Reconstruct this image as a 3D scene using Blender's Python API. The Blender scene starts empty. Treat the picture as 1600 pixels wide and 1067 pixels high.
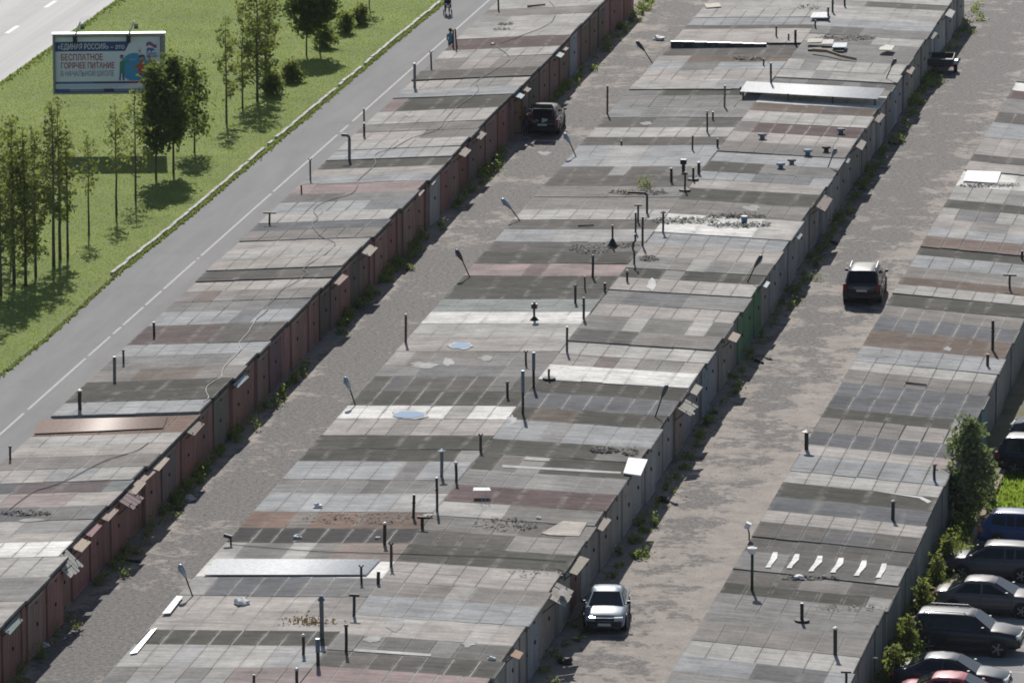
import bpy, bmesh, math, random
import numpy as np
from mathutils import Vector, Matrix, Euler

rng = random.Random(7)
nrg = np.random.default_rng(7)
R = math.radians
SC = bpy.context.scene
COL = SC.collection

# ------------------------------------------------------------------ camera, light, exposure
CAM_H = 69.5
F_PX = 10920.0
PITCH = math.atan(2321 / F_PX)
YAW = math.atan(1905 / math.hypot(F_PX, 2321))
cd = bpy.data.cameras.new('camera')
cd.sensor_width = 36
cd.lens = F_PX / 1600 * 36
cd.clip_start = 1
cd.clip_end = 9000
cam = bpy.data.objects.new('camera', cd)
cam.location = (0, 0, CAM_H)
cam.rotation_euler = (math.pi / 2 - PITCH, 0, YAW)
COL.objects.link(cam)
SC.camera = cam

SUN_EL, SUN_AZ = R(36), R(13)          # the sun stands beyond the rows, a little to their -X side
w = bpy.data.worlds.new('World')
SC.world = w
w.use_nodes = True
nt = w.node_tree
nt.nodes.clear()
sky = nt.nodes.new('ShaderNodeTexSky')
sky.sky_type = 'NISHITA'
sky.sun_disc = False
sky.sun_elevation = SUN_EL
sky.sun_rotation = -SUN_AZ
bg = nt.nodes.new('ShaderNodeBackground')
bg.inputs['Strength'].default_value = 0.07
wo = nt.nodes.new('ShaderNodeOutputWorld')
nt.links.new(sky.outputs[0], bg.inputs[0])
nt.links.new(bg.outputs[0], wo.inputs[0])
sl = bpy.data.lights.new('sun', 'SUN')
sl.energy = 4.8
sl.angle = R(0.5)
sl.color = (1, 0.955, 0.89)
sun = bpy.data.objects.new('sun', sl)
d = Vector((-math.sin(SUN_AZ) * math.cos(SUN_EL), math.cos(SUN_AZ) * math.cos(SUN_EL), math.sin(SUN_EL)))
sun.rotation_euler = d.to_track_quat('Z', 'Y').to_euler()
sun.location = (-60, 300, 60)
COL.objects.link(sun)
SC.view_settings.view_transform = 'Standard'
SC.view_settings.look = 'None'
SC.view_settings.gamma = 1
SC.view_settings.exposure = 0.25
SC.view_settings.use_curve_mapping = False
SC.cycles.filter_width = 1.8


# ------------------------------------------------------------------ photo pixel -> place on a level plane
_Rv = Vector((math.cos(YAW), math.sin(YAW), 0))
_Fv = Vector((-math.sin(YAW) * math.cos(PITCH), math.cos(YAW) * math.cos(PITCH), -math.sin(PITCH)))
_Uv = _Rv.cross(_Fv)


def P(x, y, z=0.0):
    dd = _Fv + _Rv * ((x - 800) / F_PX) + _Uv * ((533.5 - y) / F_PX)
    t = (z - CAM_H) / dd.z
    return Vector((dd.x * t, dd.y * t, z))


def ppm(p):                             # photo pixels per metre at a place
    return F_PX / (Vector(p) - cam.location).dot(_Fv)


# ------------------------------------------------------------------ materials
def lin(c):
    return tuple(((v / 255) / 12.92 if v / 255 <= .04045 else ((v / 255 + .055) / 1.055) ** 2.4) for v in c)


class NB:
    """small node builder"""
    def __init__(s, name):
        s.m = bpy.data.materials.new(name)
        s.m.use_nodes = True
        s.t = s.m.node_tree
        s.n = s.t.nodes
        s.b = s.n['Principled BSDF']
        s.out = s.n['Material Output']

    def node(s, typ, **kw):
        n = s.n.new(typ)
        for k, v in kw.items():
            if k in n.inputs.keys():
                n.inputs[k].default_value = v
            else:
                setattr(n, k, v)
        return n

    def ln(s, a, b):
        s.t.links.new(a, b)

    def pos(s, scale=(1, 1, 1)):
        g = s.node('ShaderNodeNewGeometry')
        m = s.node('ShaderNodeMapping')
        m.inputs['Scale'].default_value = scale
        s.ln(g.outputs['Position'], m.inputs['Vector'])
        return m.outputs[0]

    def noise(s, scale, detail=4, rough=.6, vec=None, sc=(1, 1, 1)):
        n = s.node('ShaderNodeTexNoise')
        n.inputs['Scale'].default_value = scale
        n.inputs['Detail'].default_value = detail
        n.inputs['Roughness'].default_value = rough
        s.ln(vec or s.pos(sc), n.inputs['Vector'])
        return n.outputs[0]

    def rng(s, v, a, b, c, d, clamp=True):
        n = s.node('ShaderNodeMapRange')
        n.clamp = clamp
        s.ln(v, n.inputs[0])
        for i, x in enumerate((a, b, c, d)):
            n.inputs[i + 1].default_value = x
        return n.outputs[0]

    def mix(s, f, a, b, mode='MIX'):
        n = s.node('ShaderNodeMix', data_type='RGBA', blend_type=mode)
        for sock, v in ((n.inputs[0], f), (n.inputs[6], a), (n.inputs[7], b)):
            if hasattr(v, 'is_linked'):
                s.ln(v, sock)
            elif isinstance(v, (int, float)):
                sock.default_value = v
            else:
                sock.default_value = tuple(v) + (1,) if len(v) == 3 else v
        return n.outputs[2]

    def math(s, op, a, b):
        n = s.node('ShaderNodeMath', operation=op)
        for i, v in enumerate((a, b)):
            if hasattr(v, 'is_linked'):
                s.ln(v, n.inputs[i])
            else:
                n.inputs[i].default_value = v
        return n.outputs[0]

    def gray(s, v):
        n = s.node('ShaderNodeCombineColor')
        for i in range(3):
            s.ln(v, n.inputs[i])
        return n.outputs[0]

    def ocol(s):
        return s.node('ShaderNodeObjectInfo').outputs['Color']

    def bump(s, h, strength=.3, dist=.02):
        n = s.node('ShaderNodeBump')
        n.inputs['Strength'].default_value = strength
        n.inputs['Distance'].default_value = dist
        s.ln(h, n.inputs['Height'])
        s.ln(n.outputs[0], s.b.inputs['Normal'])

    def base(s, c, rough=.8, metal=0, spec=.5):
        if hasattr(c, 'is_linked'):
            s.ln(c, s.b.inputs['Base Color'])
        else:
            s.b.inputs['Base Color'].default_value = tuple(c) + (1,)
        s.b.inputs['Roughness'].default_value = rough
        s.b.inputs['Metallic'].default_value = metal
        s.b.inputs['Specular IOR Level'].default_value = spec
        return s.m


M = {}


def build_materials():
    # roofing felt: object colour, cloudy wear, streaks, dark damp stains, pale specks of lichen and dust
    b = NB('roofing_felt')
    oi = b.node('ShaderNodeObjectInfo')
    n1 = b.rng(b.noise(.55, 6, .65), .3, .7, .74, 1.22)
    n2 = b.rng(b.noise(5, 5, .7, sc=(1, .55, 1)), .25, .75, .84, 1.14)
    n3 = b.rng(b.noise(1.6, 3, .6, sc=(.3, 2.2, 1)), .3, .7, .80, 1.2)
    c = b.mix(1, oi.outputs['Color'], b.gray(b.math('MULTIPLY', b.math('MULTIPLY', n1, n2), n3)), 'MULTIPLY')
    c = b.mix(b.rng(b.noise(1.1, 7, .75), .60, .72, 0, .5), c, (.075, .07, .066))
    c = b.mix(b.rng(b.noise(2.1, 6, .72, sc=(1, 1.3, 2)), .64, .74, 0, .35), c, (.30, .29, .27))
    c = b.mix(b.rng(b.noise(16, 2, .5), .72, .78, 0, .5), c, (.36, .35, .335))
    tc = b.node('ShaderNodeTexCoord')
    sp_ = b.node('ShaderNodeSeparateXYZ')
    b.ln(tc.outputs['Generated'], sp_.inputs[0])
    ed = b.rng(b.math('ABSOLUTE', b.math('SUBTRACT', sp_.outputs[0], .5), 0), .36, .5, 0, 1)
    ed2 = b.rng(b.math('ABSOLUTE', b.math('SUBTRACT', sp_.outputs[1], .5), 0), .40, .5, 0, .7)
    ed = b.math('MULTIPLY', b.math('MAXIMUM', ed, ed2), b.rng(b.noise(1.4, 4, .7), .42, .66, 0, .8))
    c = b.mix(ed, c, (.25, .24, .225))
    b.bump(b.noise(7, 4, .6), .5, .04)
    M['felt'] = b.base(c, .95, 0, .06)
    # painted steel sheet with run-down streaks and rust
    b = NB('painted_steel')
    st = b.rng(b.noise(1, 4, .6, sc=(7, 7, .35)), .3, .7, .72, 1.2)
    c = b.mix(1, b.ocol(), b.gray(st), 'MULTIPLY')
    c = b.mix(b.rng(b.noise(2.5, 6, .7, sc=(2, 2, .8)), .58, .70, 0, .7), c, (.10, .055, .035))
    M['steel'] = b.base(c, .62, 0, .4)
    # plaster / concrete walls
    b = NB('concrete')
    c = b.mix(1, b.ocol(), b.gray(b.rng(b.noise(1.3, 6, .7, sc=(1, 1, .6)), .3, .7, .7, 1.2)), 'MULTIPLY')
    c = b.mix(b.rng(b.noise(.9, 5, .7, sc=(3, 3, .35)), .56, .70, 0, .6), c, (.09, .085, .075))
    b.bump(b.noise(9, 4), .3, .02)
    M['concrete'] = b.base(c, .9, 0, .3)
    # plain surfaces that take the colour of the object
    b = NB('matt_surface')
    M['matt'] = b.base(b.mix(1, b.ocol(), b.gray(b.rng(b.noise(6, 4), .3, .7, .82, 1.14)), 'MULTIPLY'), .75, 0, .4)
    b = NB('weathered_timber')
    M['timber'] = b.base(b.mix(1, b.ocol(), b.gray(b.rng(b.noise(3, 5, .7, sc=(8, .8, 8)), .3, .7, .65, 1.2)), 'MULTIPLY'), .82, 0, .3)
    b = NB('bare_metal')
    M['metal'] = b.base(b.mix(1, b.ocol(), b.gray(b.rng(b.noise(7, 4), .3, .7, .75, 1.15)), 'MULTIPLY'), .45, .35, .5)
    b = NB('gloss_paint')
    b.base(b.ocol(), .42, .0, .15)
    b.b.inputs['Coat Weight'].default_value = .55
    b.b.inputs['Coat Roughness'].default_value = .07
    M['carpaint'] = b.m
    b = NB('car_glass')
    M['glass'] = b.base((.008, .011, .016), .04, 0, .3)
    b = NB('rubber')
    M['rubber'] = b.base((.022, .022, .023), .8, 0, .3)
    b = NB('black_plastic')
    M['plastic'] = b.base((.025, .025, .027), .5, 0, .4)
    b = NB('alloy')
    M['alloy'] = b.base((.30, .31, .33), .4, .8)
    b = NB('lamp_lens')
    M['lens'] = b.base(b.ocol(), .12, 0, .7)
    b = NB('still_water')
    M['water'] = b.base((.12, .24, .38), .05, 0, .6)  # blue of the reflected sky is put into the base colour
    b = NB('printed_sheet')
    M['print'] = b.base(b.ocol(), .5, 0, .4)

    def lane(name, biasfn, sc0):
        b = NB(name)
        nz = b.noise(sc0, 7, .68)
        geo = b.node('ShaderNodeSeparateXYZ')
        b.ln(b.pos(), geo.inputs[0])
        bias = biasfn(b, geo.outputs[0], geo.outputs[1])
        v = b.math('ADD', nz, bias)
        v = b.math('ADD', v, b.rng(b.noise(2.2, 4, .7), .2, .8, -.14, .14))
        mask = b.rng(v, .49, .56, 0, 1)
        v = b.math('ADD', v, b.rng(b.noise(1, 3, .6, sc=(1.5, .05, 1)), .3, .7, -.11, .11))
        dirt = b.mix(b.rng(b.noise(.9, 6, .7), .3, .7, 0, 1), (.20, .175, .155), (.345, .308, .278))
        dirt = b.mix(b.rng(b.noise(6, 4, .8), .42, .72, 0, .45), dirt, (.15, .132, .12))
        grav = b.mix(b.rng(b.noise(5, 6, .85), .36, .64, 0, 1), (.03, .028, .028), (.205, .195, .19))
        c = b.mix(mask, dirt, grav)
        c = b.mix(b.rng(b.noise(.5, 5, .7), .62, .74, 0, .4), c, (.11, .10, .095))
        b.bump(b.noise(8, 6, .75), .8, .05)
        return b.base(c, .9, 0, .3)

    M['lane1'] = lane('gravel_lane_west', lambda b, x, y: b.math('ADD', b.rng(x, -63.9, -62.5, -.10, .13), b.rng(y, 330, 400, 0, -.05)), .2)
    M['lane2'] = lane('gravel_lane_east', lambda b, x, y: b.math('SUBTRACT', b.rng(y, 285, 365, .015, .15), b.rng(b.math('ABSOLUTE', b.math('ADD', x, 41), 0), .6, 2.4, 0, .12)), .42)

    b = NB('soil_ground')
    c = b.mix(b.rng(b.noise(.4, 6), .35, .65, 0, 1), (.10, .12, .05), (.20, .17, .13))
    M['ground'] = b.base(c, .95, 0, .2)

    def asphalt(name, lo, hi, rough, streak=(1, .05, 1), spec=.5):
        b = NB(name)
        c = b.mix(b.rng(b.noise(.9, 6, .6, sc=streak), .3, .7, 0, 1), lo, hi)
        c = b.mix(b.rng(b.noise(.35, 6, .7), .55, .75, 0, .35), c, tuple(v * .72 for v in lo))
        c = b.mix(1, c, b.gray(b.rng(b.noise(20, 3, .8), .3, .7, .9, 1.1)), 'MULTIPLY')
        return b.base(c, rough, 0, spec)

    M['path'] = asphalt('footpath_asphalt', (.205, .205, .207), (.25, .249, .248), .95, (1, .12, 1), .08)
    M['road'] = asphalt('road_asphalt', (.235, .235, .237), (.40, .40, .40), .75, (.65, .006, 1), .15)  # pale tone and long streaks put the road's glare into the colour
    M['lot'] = asphalt('parking_asphalt', (.225, .22, .212), (.28, .273, .263), .9, (1, .4, 1), .1)
    b = NB('road_paint')
    M['paint'] = b.base(b.mix(b.rng(b.noise(2.2, 5, .7), .45, .7, 0, .6), (.44, .44, .435), (.30, .30, .30)), .9, 0, .1)
    b = NB('fresh_road_paint')
    M['paint_new'] = b.base((.72, .72, .71), .8, 0, .1)
    b = NB('grass_turf')
    c = b.mix(b.rng(b.noise(.18, 6, .65), .32, .68, 0, 1), (.11, .155, .026), (.20, .245, .042))
    c = b.mix(b.rng(b.noise(1.7, 5, .7), .5, .72, 0, .6), c, (.16, .18, .08))
    c = b.mix(b.rng(b.noise(6, 4, .7), .35, .7, .0, .35), c, (.10, .145, .035))
    b.bump(b.noise(5, 5, .7), .9, .12)
    M['turf'] = b.base(c, .9, 0, .2)

    def leafm(name, c1, c2, trans, mixf=.45):
        b = NB(name)
        oi = b.noise(1.3, 3)
        c = b.mix(b.rng(oi, .35, .65, 0, 1), c1, c2)
        b.base(c, .6, 0, .12)
        tr = b.node('ShaderNodeBsdfTranslucent')
        tr.inputs[0].default_value = tuple(trans) + (1,)
        mx = b.node('ShaderNodeMixShader')
        mx.inputs[0].default_value = mixf
        b.ln(b.b.outputs[0], mx.inputs[1])
        b.ln(tr.outputs[0], mx.inputs[2])
        b.ln(mx.outputs[0], b.out.inputs[0])
        return b.m

    M['blade'] = leafm('grass_blades', (.115, .175, .032), (.18, .245, .045), (.28, .39, .055), .58)
    M['leaf'] = leafm('maple_leaves', (.05, .075, .03), (.10, .135, .045), (.18, .24, .04), .38)
    M['birch'] = leafm('birch_leaves', (.085, .11, .045), (.165, .20, .075), (.27, .32, .07), .4)
    M['willow'] = leafm('willow_leaves', (.10, .13, .07), (.19, .225, .13), (.21, .27, .09), .36)
    M['weed'] = leafm('weed_leaves', (.10, .14, .045), (.20, .245, .08), (.26, .33, .07), .42)
    M['dry'] = leafm('dry_weeds', (.16, .11, .05), (.26, .19, .09), (.25, .18, .07), .3)
    b = NB('bark')
    M['bark'] = b.base(b.mix(b.rng(b.noise(3, 5, .7, sc=(3, 3, .6)), .35, .65, 0, 1), (.05, .042, .035), (.13, .115, .10)), .9)
    b = NB('pebble_stone')
    M['pebble'] = b.base(b.mix(b.rng(b.noise(3, 1), .4, .6, 0, 1), (.22, .21, .205), (.62, .61, .60)), .5, 0, .5)
    b = NB('rubble')
    M['rubble'] = b.base(b.mix(b.rng(b.noise(2.6, 3), .42, .6, 0, 1), (.045, .042, .04), (.22, .205, .185)), .9)
    b = NB('skin_tone')
    M['skin'] = b.base((.46, .28, .20), .55)


build_materials()


# ------------------------------------------------------------------ mesh helpers
def shade_of(c, a, b):
    k = rng.uniform(a, b)
    return [v * k for v in c]


class MB:
    def __init__(s):
        s.v, s.f = [], []

    def add(s, vs, fs):
        o = len(s.v)
        s.v += [tuple(v) for v in vs]
        s.f += [tuple(i + o for i in f) for f in fs]
        return s

    def box(s, cx, cy, cz, sx, sy, sz, rot=None):
        vs = [Vector((x * sx / 2, y * sy / 2, z * sz / 2)) for z in (-1, 1) for y in (-1, 1) for x in (-1, 1)]
        if rot:
            mt = Euler(rot).to_matrix()
            vs = [mt @ v for v in vs]
        return s.add([v + Vector((cx, cy, cz)) for v in vs], [(0, 2, 3, 1), (4, 5, 7, 6), (0, 1, 5, 4), (2, 6, 7, 3), (0, 4, 6, 2), (1, 3, 7, 5)])

    def tube(s, pts, rad, n=8, cap=True):
        pts = [Vector(p) for p in pts]
        if not hasattr(rad, '__len__'):
            rad = [rad] * len(pts)
        vs, fs = [], []
        up = Vector((0, 0, 1))
        for i, p in enumerate(pts):
            t = (pts[min(i + 1, len(pts) - 1)] - pts[max(i - 1, 0)]).normalized()
            a = t.cross(up if abs(t.z) < .95 else Vector((0, 1, 0))).normalized()
            b = t.cross(a)
            for k in range(n):
                an = 2 * math.pi * k / n
                vs.append(p + (a * math.cos(an) + b * math.sin(an)) * rad[i])
        for i in range(len(pts) - 1):
            for k in range(n):
                k2 = (k + 1) % n
                fs.append((i * n + k, i * n + k2, (i + 1) * n + k2, (i + 1) * n + k))
        if cap:
            fs.append(tuple(range(n))[::-1])
            fs.append(tuple((len(pts) - 1) * n + k for k in range(n)))
        return s.add(vs, fs)

    def poly(s, pts):
        return s.add(pts, [tuple(range(len(pts)))])

    def slab(s, pts, th):                # a flat outline with thickness
        n = len(pts)
        lo = [Vector(p) - Vector((0, 0, th)) for p in pts]
        fs = [tuple(range(n)), tuple(range(2 * n - 1, n - 1, -1))]
        fs += [(i, n + i, n + (i + 1) % n, (i + 1) % n) for i in range(n)]
        return s.add([Vector(p) for p in pts] + lo, fs)

    def mesh(s, name, mat=None, smooth=False, fix=True):
        me = bpy.data.meshes.new(name)
        me.from_pydata(s.v, [], s.f)
        if fix:
            bm = bmesh.new()
            bm.from_mesh(me)
            bmesh.ops.recalc_face_normals(bm, faces=bm.faces)
            bm.to_mesh(me)
            bm.free()
        if mat:
            me.materials.append(M[mat])
        if smooth:
            me.polygons.foreach_set('use_smooth', [True] * len(me.polygons))
        return me


def link(name, data, parent=None, loc=(0, 0, 0), rot=(0, 0, 0), scale=(1, 1, 1), color=None):
    o = bpy.data.objects.new(name, data)
    COL.objects.link(o)
    if parent:
        o.parent = parent
    o.location = loc
    o.rotation_euler = rot
    o.scale = scale
    if color is not None:
        o.color = tuple(color[:3]) + (1,)
    return o


def tag(o, label=None, cat=None, group=None, kind=None):
    for k, v in (('label', label), ('category', cat), ('group', group), ('kind', kind)):
        if v:
            o[k] = v
    return o


def thing(name, label, cat, loc, rotz=0, group=None):
    o = link(name, None, None, loc, (0, 0, rotz))
    o.empty_display_size = .3
    return tag(o, label, cat, group)


_cache = {}


def cube(mat):
    if ('cube', mat) not in _cache:
        _cache['cube', mat] = MB().box(0, 0, 0, 1, 1, 1).mesh('block_' + mat, mat)
    return _cache['cube', mat]


def struct(name, mb, mat):
    return tag(link(name, mb.mesh(name, mat) if isinstance(mb, MB) else mb), kind='structure')


def fast_quads(name, V, mat, nper=4):    # V: (n*nper, 3)
    me = bpy.data.meshes.new(name)
    n = len(V)
    nf = n // nper
    me.vertices.add(n)
    me.vertices.foreach_set('co', np.ascontiguousarray(V, dtype=np.float32).ravel())
    me.loops.add(n)
    me.loops.foreach_set('vertex_index', np.arange(n, dtype=np.int32))
    me.polygons.add(nf)
    me.polygons.foreach_set('loop_start', np.arange(0, n, nper, dtype=np.int32))
    me.polygons.foreach_set('loop_total', np.full(nf, nper, dtype=np.int32))
    me.update(calc_edges=True)
    me.materials.append(M[mat])
    return me


def leaves(C, size, upright=0.0):
    """leaf-shaped quads (diamonds) at the centres C with random turns"""
    n = len(C)
    a = nrg.normal(size=(n, 3))
    a[:, 2] += upright * np.sign(a[:, 2] + 1e-6)
    a /= np.linalg.norm(a, axis=1)[:, None]
    b = np.cross(a, nrg.normal(size=(n, 3)))
    b /= np.linalg.norm(b, axis=1)[:, None] + 1e-9
    s = (size * nrg.uniform(.6, 1.35, n))[:, None]
    a, b = a * s, b * s * .55
    return np.stack([C - a, C - a * .1 + b, C + a, C - a * .1 - b], 1).reshape(-1, 3)


# ------------------------------------------------------------------ roof colours (albedo from what the sunlit felt shows)
PAL = dict(lt=(167, 163, 157), bl=(153, 155, 157), tn=(165, 157, 149), tp=(140, 133, 127), gr=(138, 136, 132), dg=(112, 107, 102),
           ol=(96, 95, 87), sl=(112, 114, 119), ch=(88, 85, 86), mr=(118, 94, 94), br=(128, 108, 94), pk=(158, 134, 130),
           wh=(203, 200, 193), rs=(143, 112, 94), gn=(140, 148, 144), tc=(140, 116, 104))
ALB = {}
for k, c in PAL.items():
    l_ = lin(c)
    m_ = sum(l_) / 3
    g_ = .92 * (m_ / .352) ** .30          # felt albedo from the sunlit tone
    ALB[k] = tuple((v * .62 + m_ * .38) * g_ for v in l_)
WORD = dict(lt='pale grey', bl='bluish grey', tn='tan', tp='taupe', gr='mid grey', dg='dark grey', ol='dark olive', sl='slate grey', ch='charcoal', mr='maroon',
            br='brown', pk='pinkish', wh='white', rs='rust brown', gn='greenish grey', tc='terracotta')

# each line: photo row where the band starts (far edge, along the reference eave), felt colour, seam (p pale, d dark, n faint),
# then strips of another colour (index or range, counted across from the reference side), @ = a roof others are counted from
BANDS = {}
BANDS['ML'] = """
-44 lt n
-20 tn n
0 lt n 0-1:tn
14 lt d
28 bl d
40 dg n
46 tn n
68 dg n @roof_with_raised_coping
88 br n 0-1:lt
98 bl n 2-3:dg
110 tn d
128 lt n 5-6:bl
141 ol n 0-1:gr
150 gr d
169 gr p 0-2:gn
184 dg n 3-4:gr
200 lt d
215 dg n
228 bl n 2-3:lt
261 dg n 3:lt 6-7:gr
275 dg n
292 tp n 6-7:gr @rubble-strewn_taupe_roof
308 tp p
328 lt d 0:lt
344 dg n
359 bl n 3-7:lt
378 dg n 6-7:tp
394 ol n
412 pk n 3:mr @pinkish_red_roof
431 ol n
451 ol n
468 gn p
488 wh n @white_sheeted_roof
506 lt n
527 tn n 6-7:lt @roof_with_small_puddle
549 tp p 0:lt 5-6:gr
571 gr n 2-5:sl
588 dg p 1:sl 6:gr
611 ol p
633 wh d 5:tp @white_roof_with_puddle
654 tn d 3:tp
680 ol n
701 ol n 7:lt
721 bl p 5:dg
749 gr p 4:dg
770 bl p 6-7:lt
799 rs n 2:gr 5-7:br
824 ch p
847 lt n 1-2:dg 4:dg 5-7:rs
874 wh n @white_corrugated_roof
901 sl p 0:lt 5-7:gr
930 tn p 6-7:tp
960 tn n
984 ol p
1007 lt p 2:bl 6-7:bl
1042 gr d 1-2:lt 4:lt 5-7:pk
1070 lt d
1092 tn n
1116 gr n"""
BANDS['MR'] = """
-48 dg n
-24 lt n
0 dg n 0-1:lt
8 lt n
28 bl n
40 gr n 1-2:dg
52 lt n 1-3:dg
64 gr n @roof_with_stacked_boards
80 gr n
92 lt d 1:gr
108 lt n 2:gr
120 gr d 2-3:dg 5-6:ol
132 gr d
141 wh n @white_corrugated_ridge_sheet
160 br n 4-5:dg
173 lt p
190 mr p 0:gr
205 tn d 1:tp
220 tp d 3-4:gr
236 bl n
252 ol n 3-7:gr
267 bl d 3-5:sl
280 tn n 1:lt
293 ol n
312 tp d
333 wh n 5-6:tn @rubble-streaked_white_roof
362 bl d
380 tn d
400 gr p 2:tp 3:lt 6-7:dg
418 ol n 2:lt
433 tn d 5-7:lt
452 gr n 1-3:sl
472 tn d
492 lt n 0-1:dg 3-4:ol 6-7:ol
515 tp n 0-2:ch
534 lt d
553 tn d 2:mr 4:tp 5:gr @roof_with_single_maroon_patch
570 wh n @whitewashed_band_roof
592 ol d
612 sl p
635 ol n 1-2:br
655 bl p 2:gr
685 ol n 5-7:tp
707 ol n 2:lt 1:tp
733 gr p 3:lt
757 mr n
782 lt n 3-7:dg
805 tp d 1:gr 4-5:dg
827 dg d 4-6:tn
850 ol n
877 tn d
908 tp p 3:lt
930 bl p
960 tn n 2:lt 5:lt
990 gr d 2-3:dg 5-6:dg
1015 dg p 1:tp 5-6:ol
1040 pk p @pink_felt_roof
1072 tn d
1096 gr n"""
BANDS['R'] = """
90 tn n
112 gr n
128 wh n
142 mr n 3-7:br
154 gr n
175 dg p
192 bl n 3-7:gr
215 tn p
243 dg n
254 tn n
267 wh n 3-7:lt @torn_white_sheet_roof
290 lt d 3:gr
312 ol n
325 lt d 1-2:sl 5-6:gr
342 tn n 2-3:gr
356 bl d 1:lt
369 tc p @terracotta_felt_roof
385 ol n
397 bl d
416 tp p
434 br n
446 lt d
460 ol n 2:dg
477 tp p
495 sl p
515 br n @broad_brown_roof
541 bl d
564 lt d
578 tp p
597 sl p @broad_slate_roof
617 sl p
637 ol n 6-7:lt
652 tp p 4-6:tn
674 sl p 7:gr
695 tn d 6-7:pk
710 bl p
735 lt d
753 ol n
775 sl n
797 tn d
815 dg p 3-4:sl
837 dg d
860 gr n 2-5:ol 6-7:lt @roof_with_white_paint_strokes
888 dg n 3-4:tp
908 ol p 6-7:lt
926 gr d 7:pk
950 gr n
972 tp d
1000 lt d
1025 bl n 3-5:ch
1048 gr n
1072 tn d
1096 lt n"""
BANDS['L'] = """
-44 gr n
-22 lt d
0 lt n
16 tp n
27 lt n 0-1:gr
44 lt n
62 mr n @brownish_maroon_roof
80 lt d
93 tp d 2-3:tn
113 dg n
127 tn d 3-5:gr
141 bl n
154 ol n 0:pk @dark_olive_roof
176 lt d 4-5:tn
196 tp d
208 tn d 4-7:dg
222 lt d
236 bl d 5-6:lt
251 ol n
266 tn n
277 bl n
289 pk n @pinkish_felt_roof
305 gr n 0-2:dg
318 bl p 5-6:sl
334 lt d
350 sl n
362 tp p
377 tn n 2:lt
392 lt d
408 tn d
425 dg n
440 tn d 4-5:lt
456 tp d 1:br
473 gr d 5-6:sl
488 bl d 4:sl @bluish_roof_with_cable_loop
510 dg n 0-3:mr
540 bl p
558 gr n 6-7:lt
578 tp n 2-4:br
598 ol n
614 ol n
630 bl p
650 rs d @sunken_rusty_sheet_roof
681 lt d
698 tn n
716 tp p
736 lt p 0-1:tn 3-4:bl
756 sl n 2-5:mr 6:gn
774 tn n 2-4:pk
796 sl d 4-6:gr
818 lt n 4-6:gr
838 tn n
852 wh d @white_panelled_roof
876 lt d
908 gr n
945 tn n
980 gr n
1014 tp n
1046 gr n
1080 lt n"""

ROWS = {   # reference line in the photo (x = x0 + k y, height z), left and right edge X, heights there
    'L': dict(ref=(788, -1.09, 2.2), X0=-70.55, X1=-64.1, z0=2.2, z1=2.65, front=+1, name='footpath row', n=7),
    'ML': dict(ref=(1108, -.881, 2.55), X0=-57.75, X1=-50.256, z0=2.55, z1=2.80, front=0, name='puddled half-block', n=8),
    'MR': dict(ref=(1302, -.776, 2.8), X0=-50.254, X1=-43.78, z0=2.80, z1=2.62, front=+1, name='grey-gated half-block', n=7),
    'R': dict(ref=(1664, -.58, 2.65), X0=-36.8, X1=-30.4, z0=2.65, z1=2.25, front=0, name='car-park row', n=7),
}
ORD = ['', 'first', 'second', 'third', 'fourth', 'fifth', 'sixth', 'seventh', 'eighth', 'ninth', 'tenth', 'eleventh', 'twelfth', 'thirteenth', 'fourteenth', 'fifteenth']
GATE_L = [(.40, .20, .16), (.36, .20, .16), (.39, .235, .185), (.35, .235, .19), (.39, .20, .17), (.34, .22, .185)]
GATE_M = [(.42, .40, .36), (.46, .44, .40), (.40, .395, .385), (.37, .34, .305), (.48, .47, .45), (.40, .355, .31)]
# gates that stand out: photo row (at the front edge) -> colour
GATE_AT = {'L': [(45, (.30, .31, .31)), (112, (.04, .12, .065)), (283, (.33, .33, .31)), (300, (.24, .18, .12)), (400, (.05, .10, .075)), (212, (.10, .11, .11)), (222, (.21, .07, .045)),
                 (600, (.10, .16, .12)), (690, (.14, .14, .14)), (20, (.19, .16, .12)), (30, (.17, .15, .11)), (70, (.19, .16, .12)), (10, (.17, .15, .12)), (440, (.06, .09, .07)), (520, (.11, .07, .10))],
           'MR': [(130, (.22, .23, .25)), (440, (.055, .13, .06)), (452, (.055, .13, .06)), (470, (.06, .12, .06)), (90, (.25, .24, .18)), (30, (.2, .21, .22)), (560, (.13, .16, .18)),
                  (620, (.16, .13, .11)), (860, (.15, .07, .055)), (930, (.17, .18, .19)), (1030, (.17, .18, .16)), (830, (.18, .18, .17))]}
GARAGES = {k: [] for k in ROWS}


def parse(row):
    out = []
    for ln_ in BANDS[row].strip().split('\n'):
        t = ln_.split()
        b = dict(y=float(t[0]), c=t[1], seam=t[2], patch={}, mark=None)
        for x in t[3:]:
            if x[0] == '@':
                b['mark'] = x[1:].replace('_', ' ')
            else:
                k, c = x.split(':')
                lo, hi = (k.split('-') + [k])[:2]
                for i in range(int(lo), int(hi) + 1):
                    b['patch'][i] = c
        out.append(b)
    return out


def gate_leaf(mat='steel'):
    if 'leaf' not in _cache:
        m = MB().box(0, 0, 0, .04, 1, 1)
        for i in range(5):
            m.box(.028, -.4 + i * .2, 0, .016, .045, .96)
        m.box(.03, 0, -.47, .02, 1, .05).box(.03, 0, .47, .02, 1, .05)
        _cache['leaf'] = m.mesh('gate_leaf', 'steel')
    return _cache['leaf']


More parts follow.
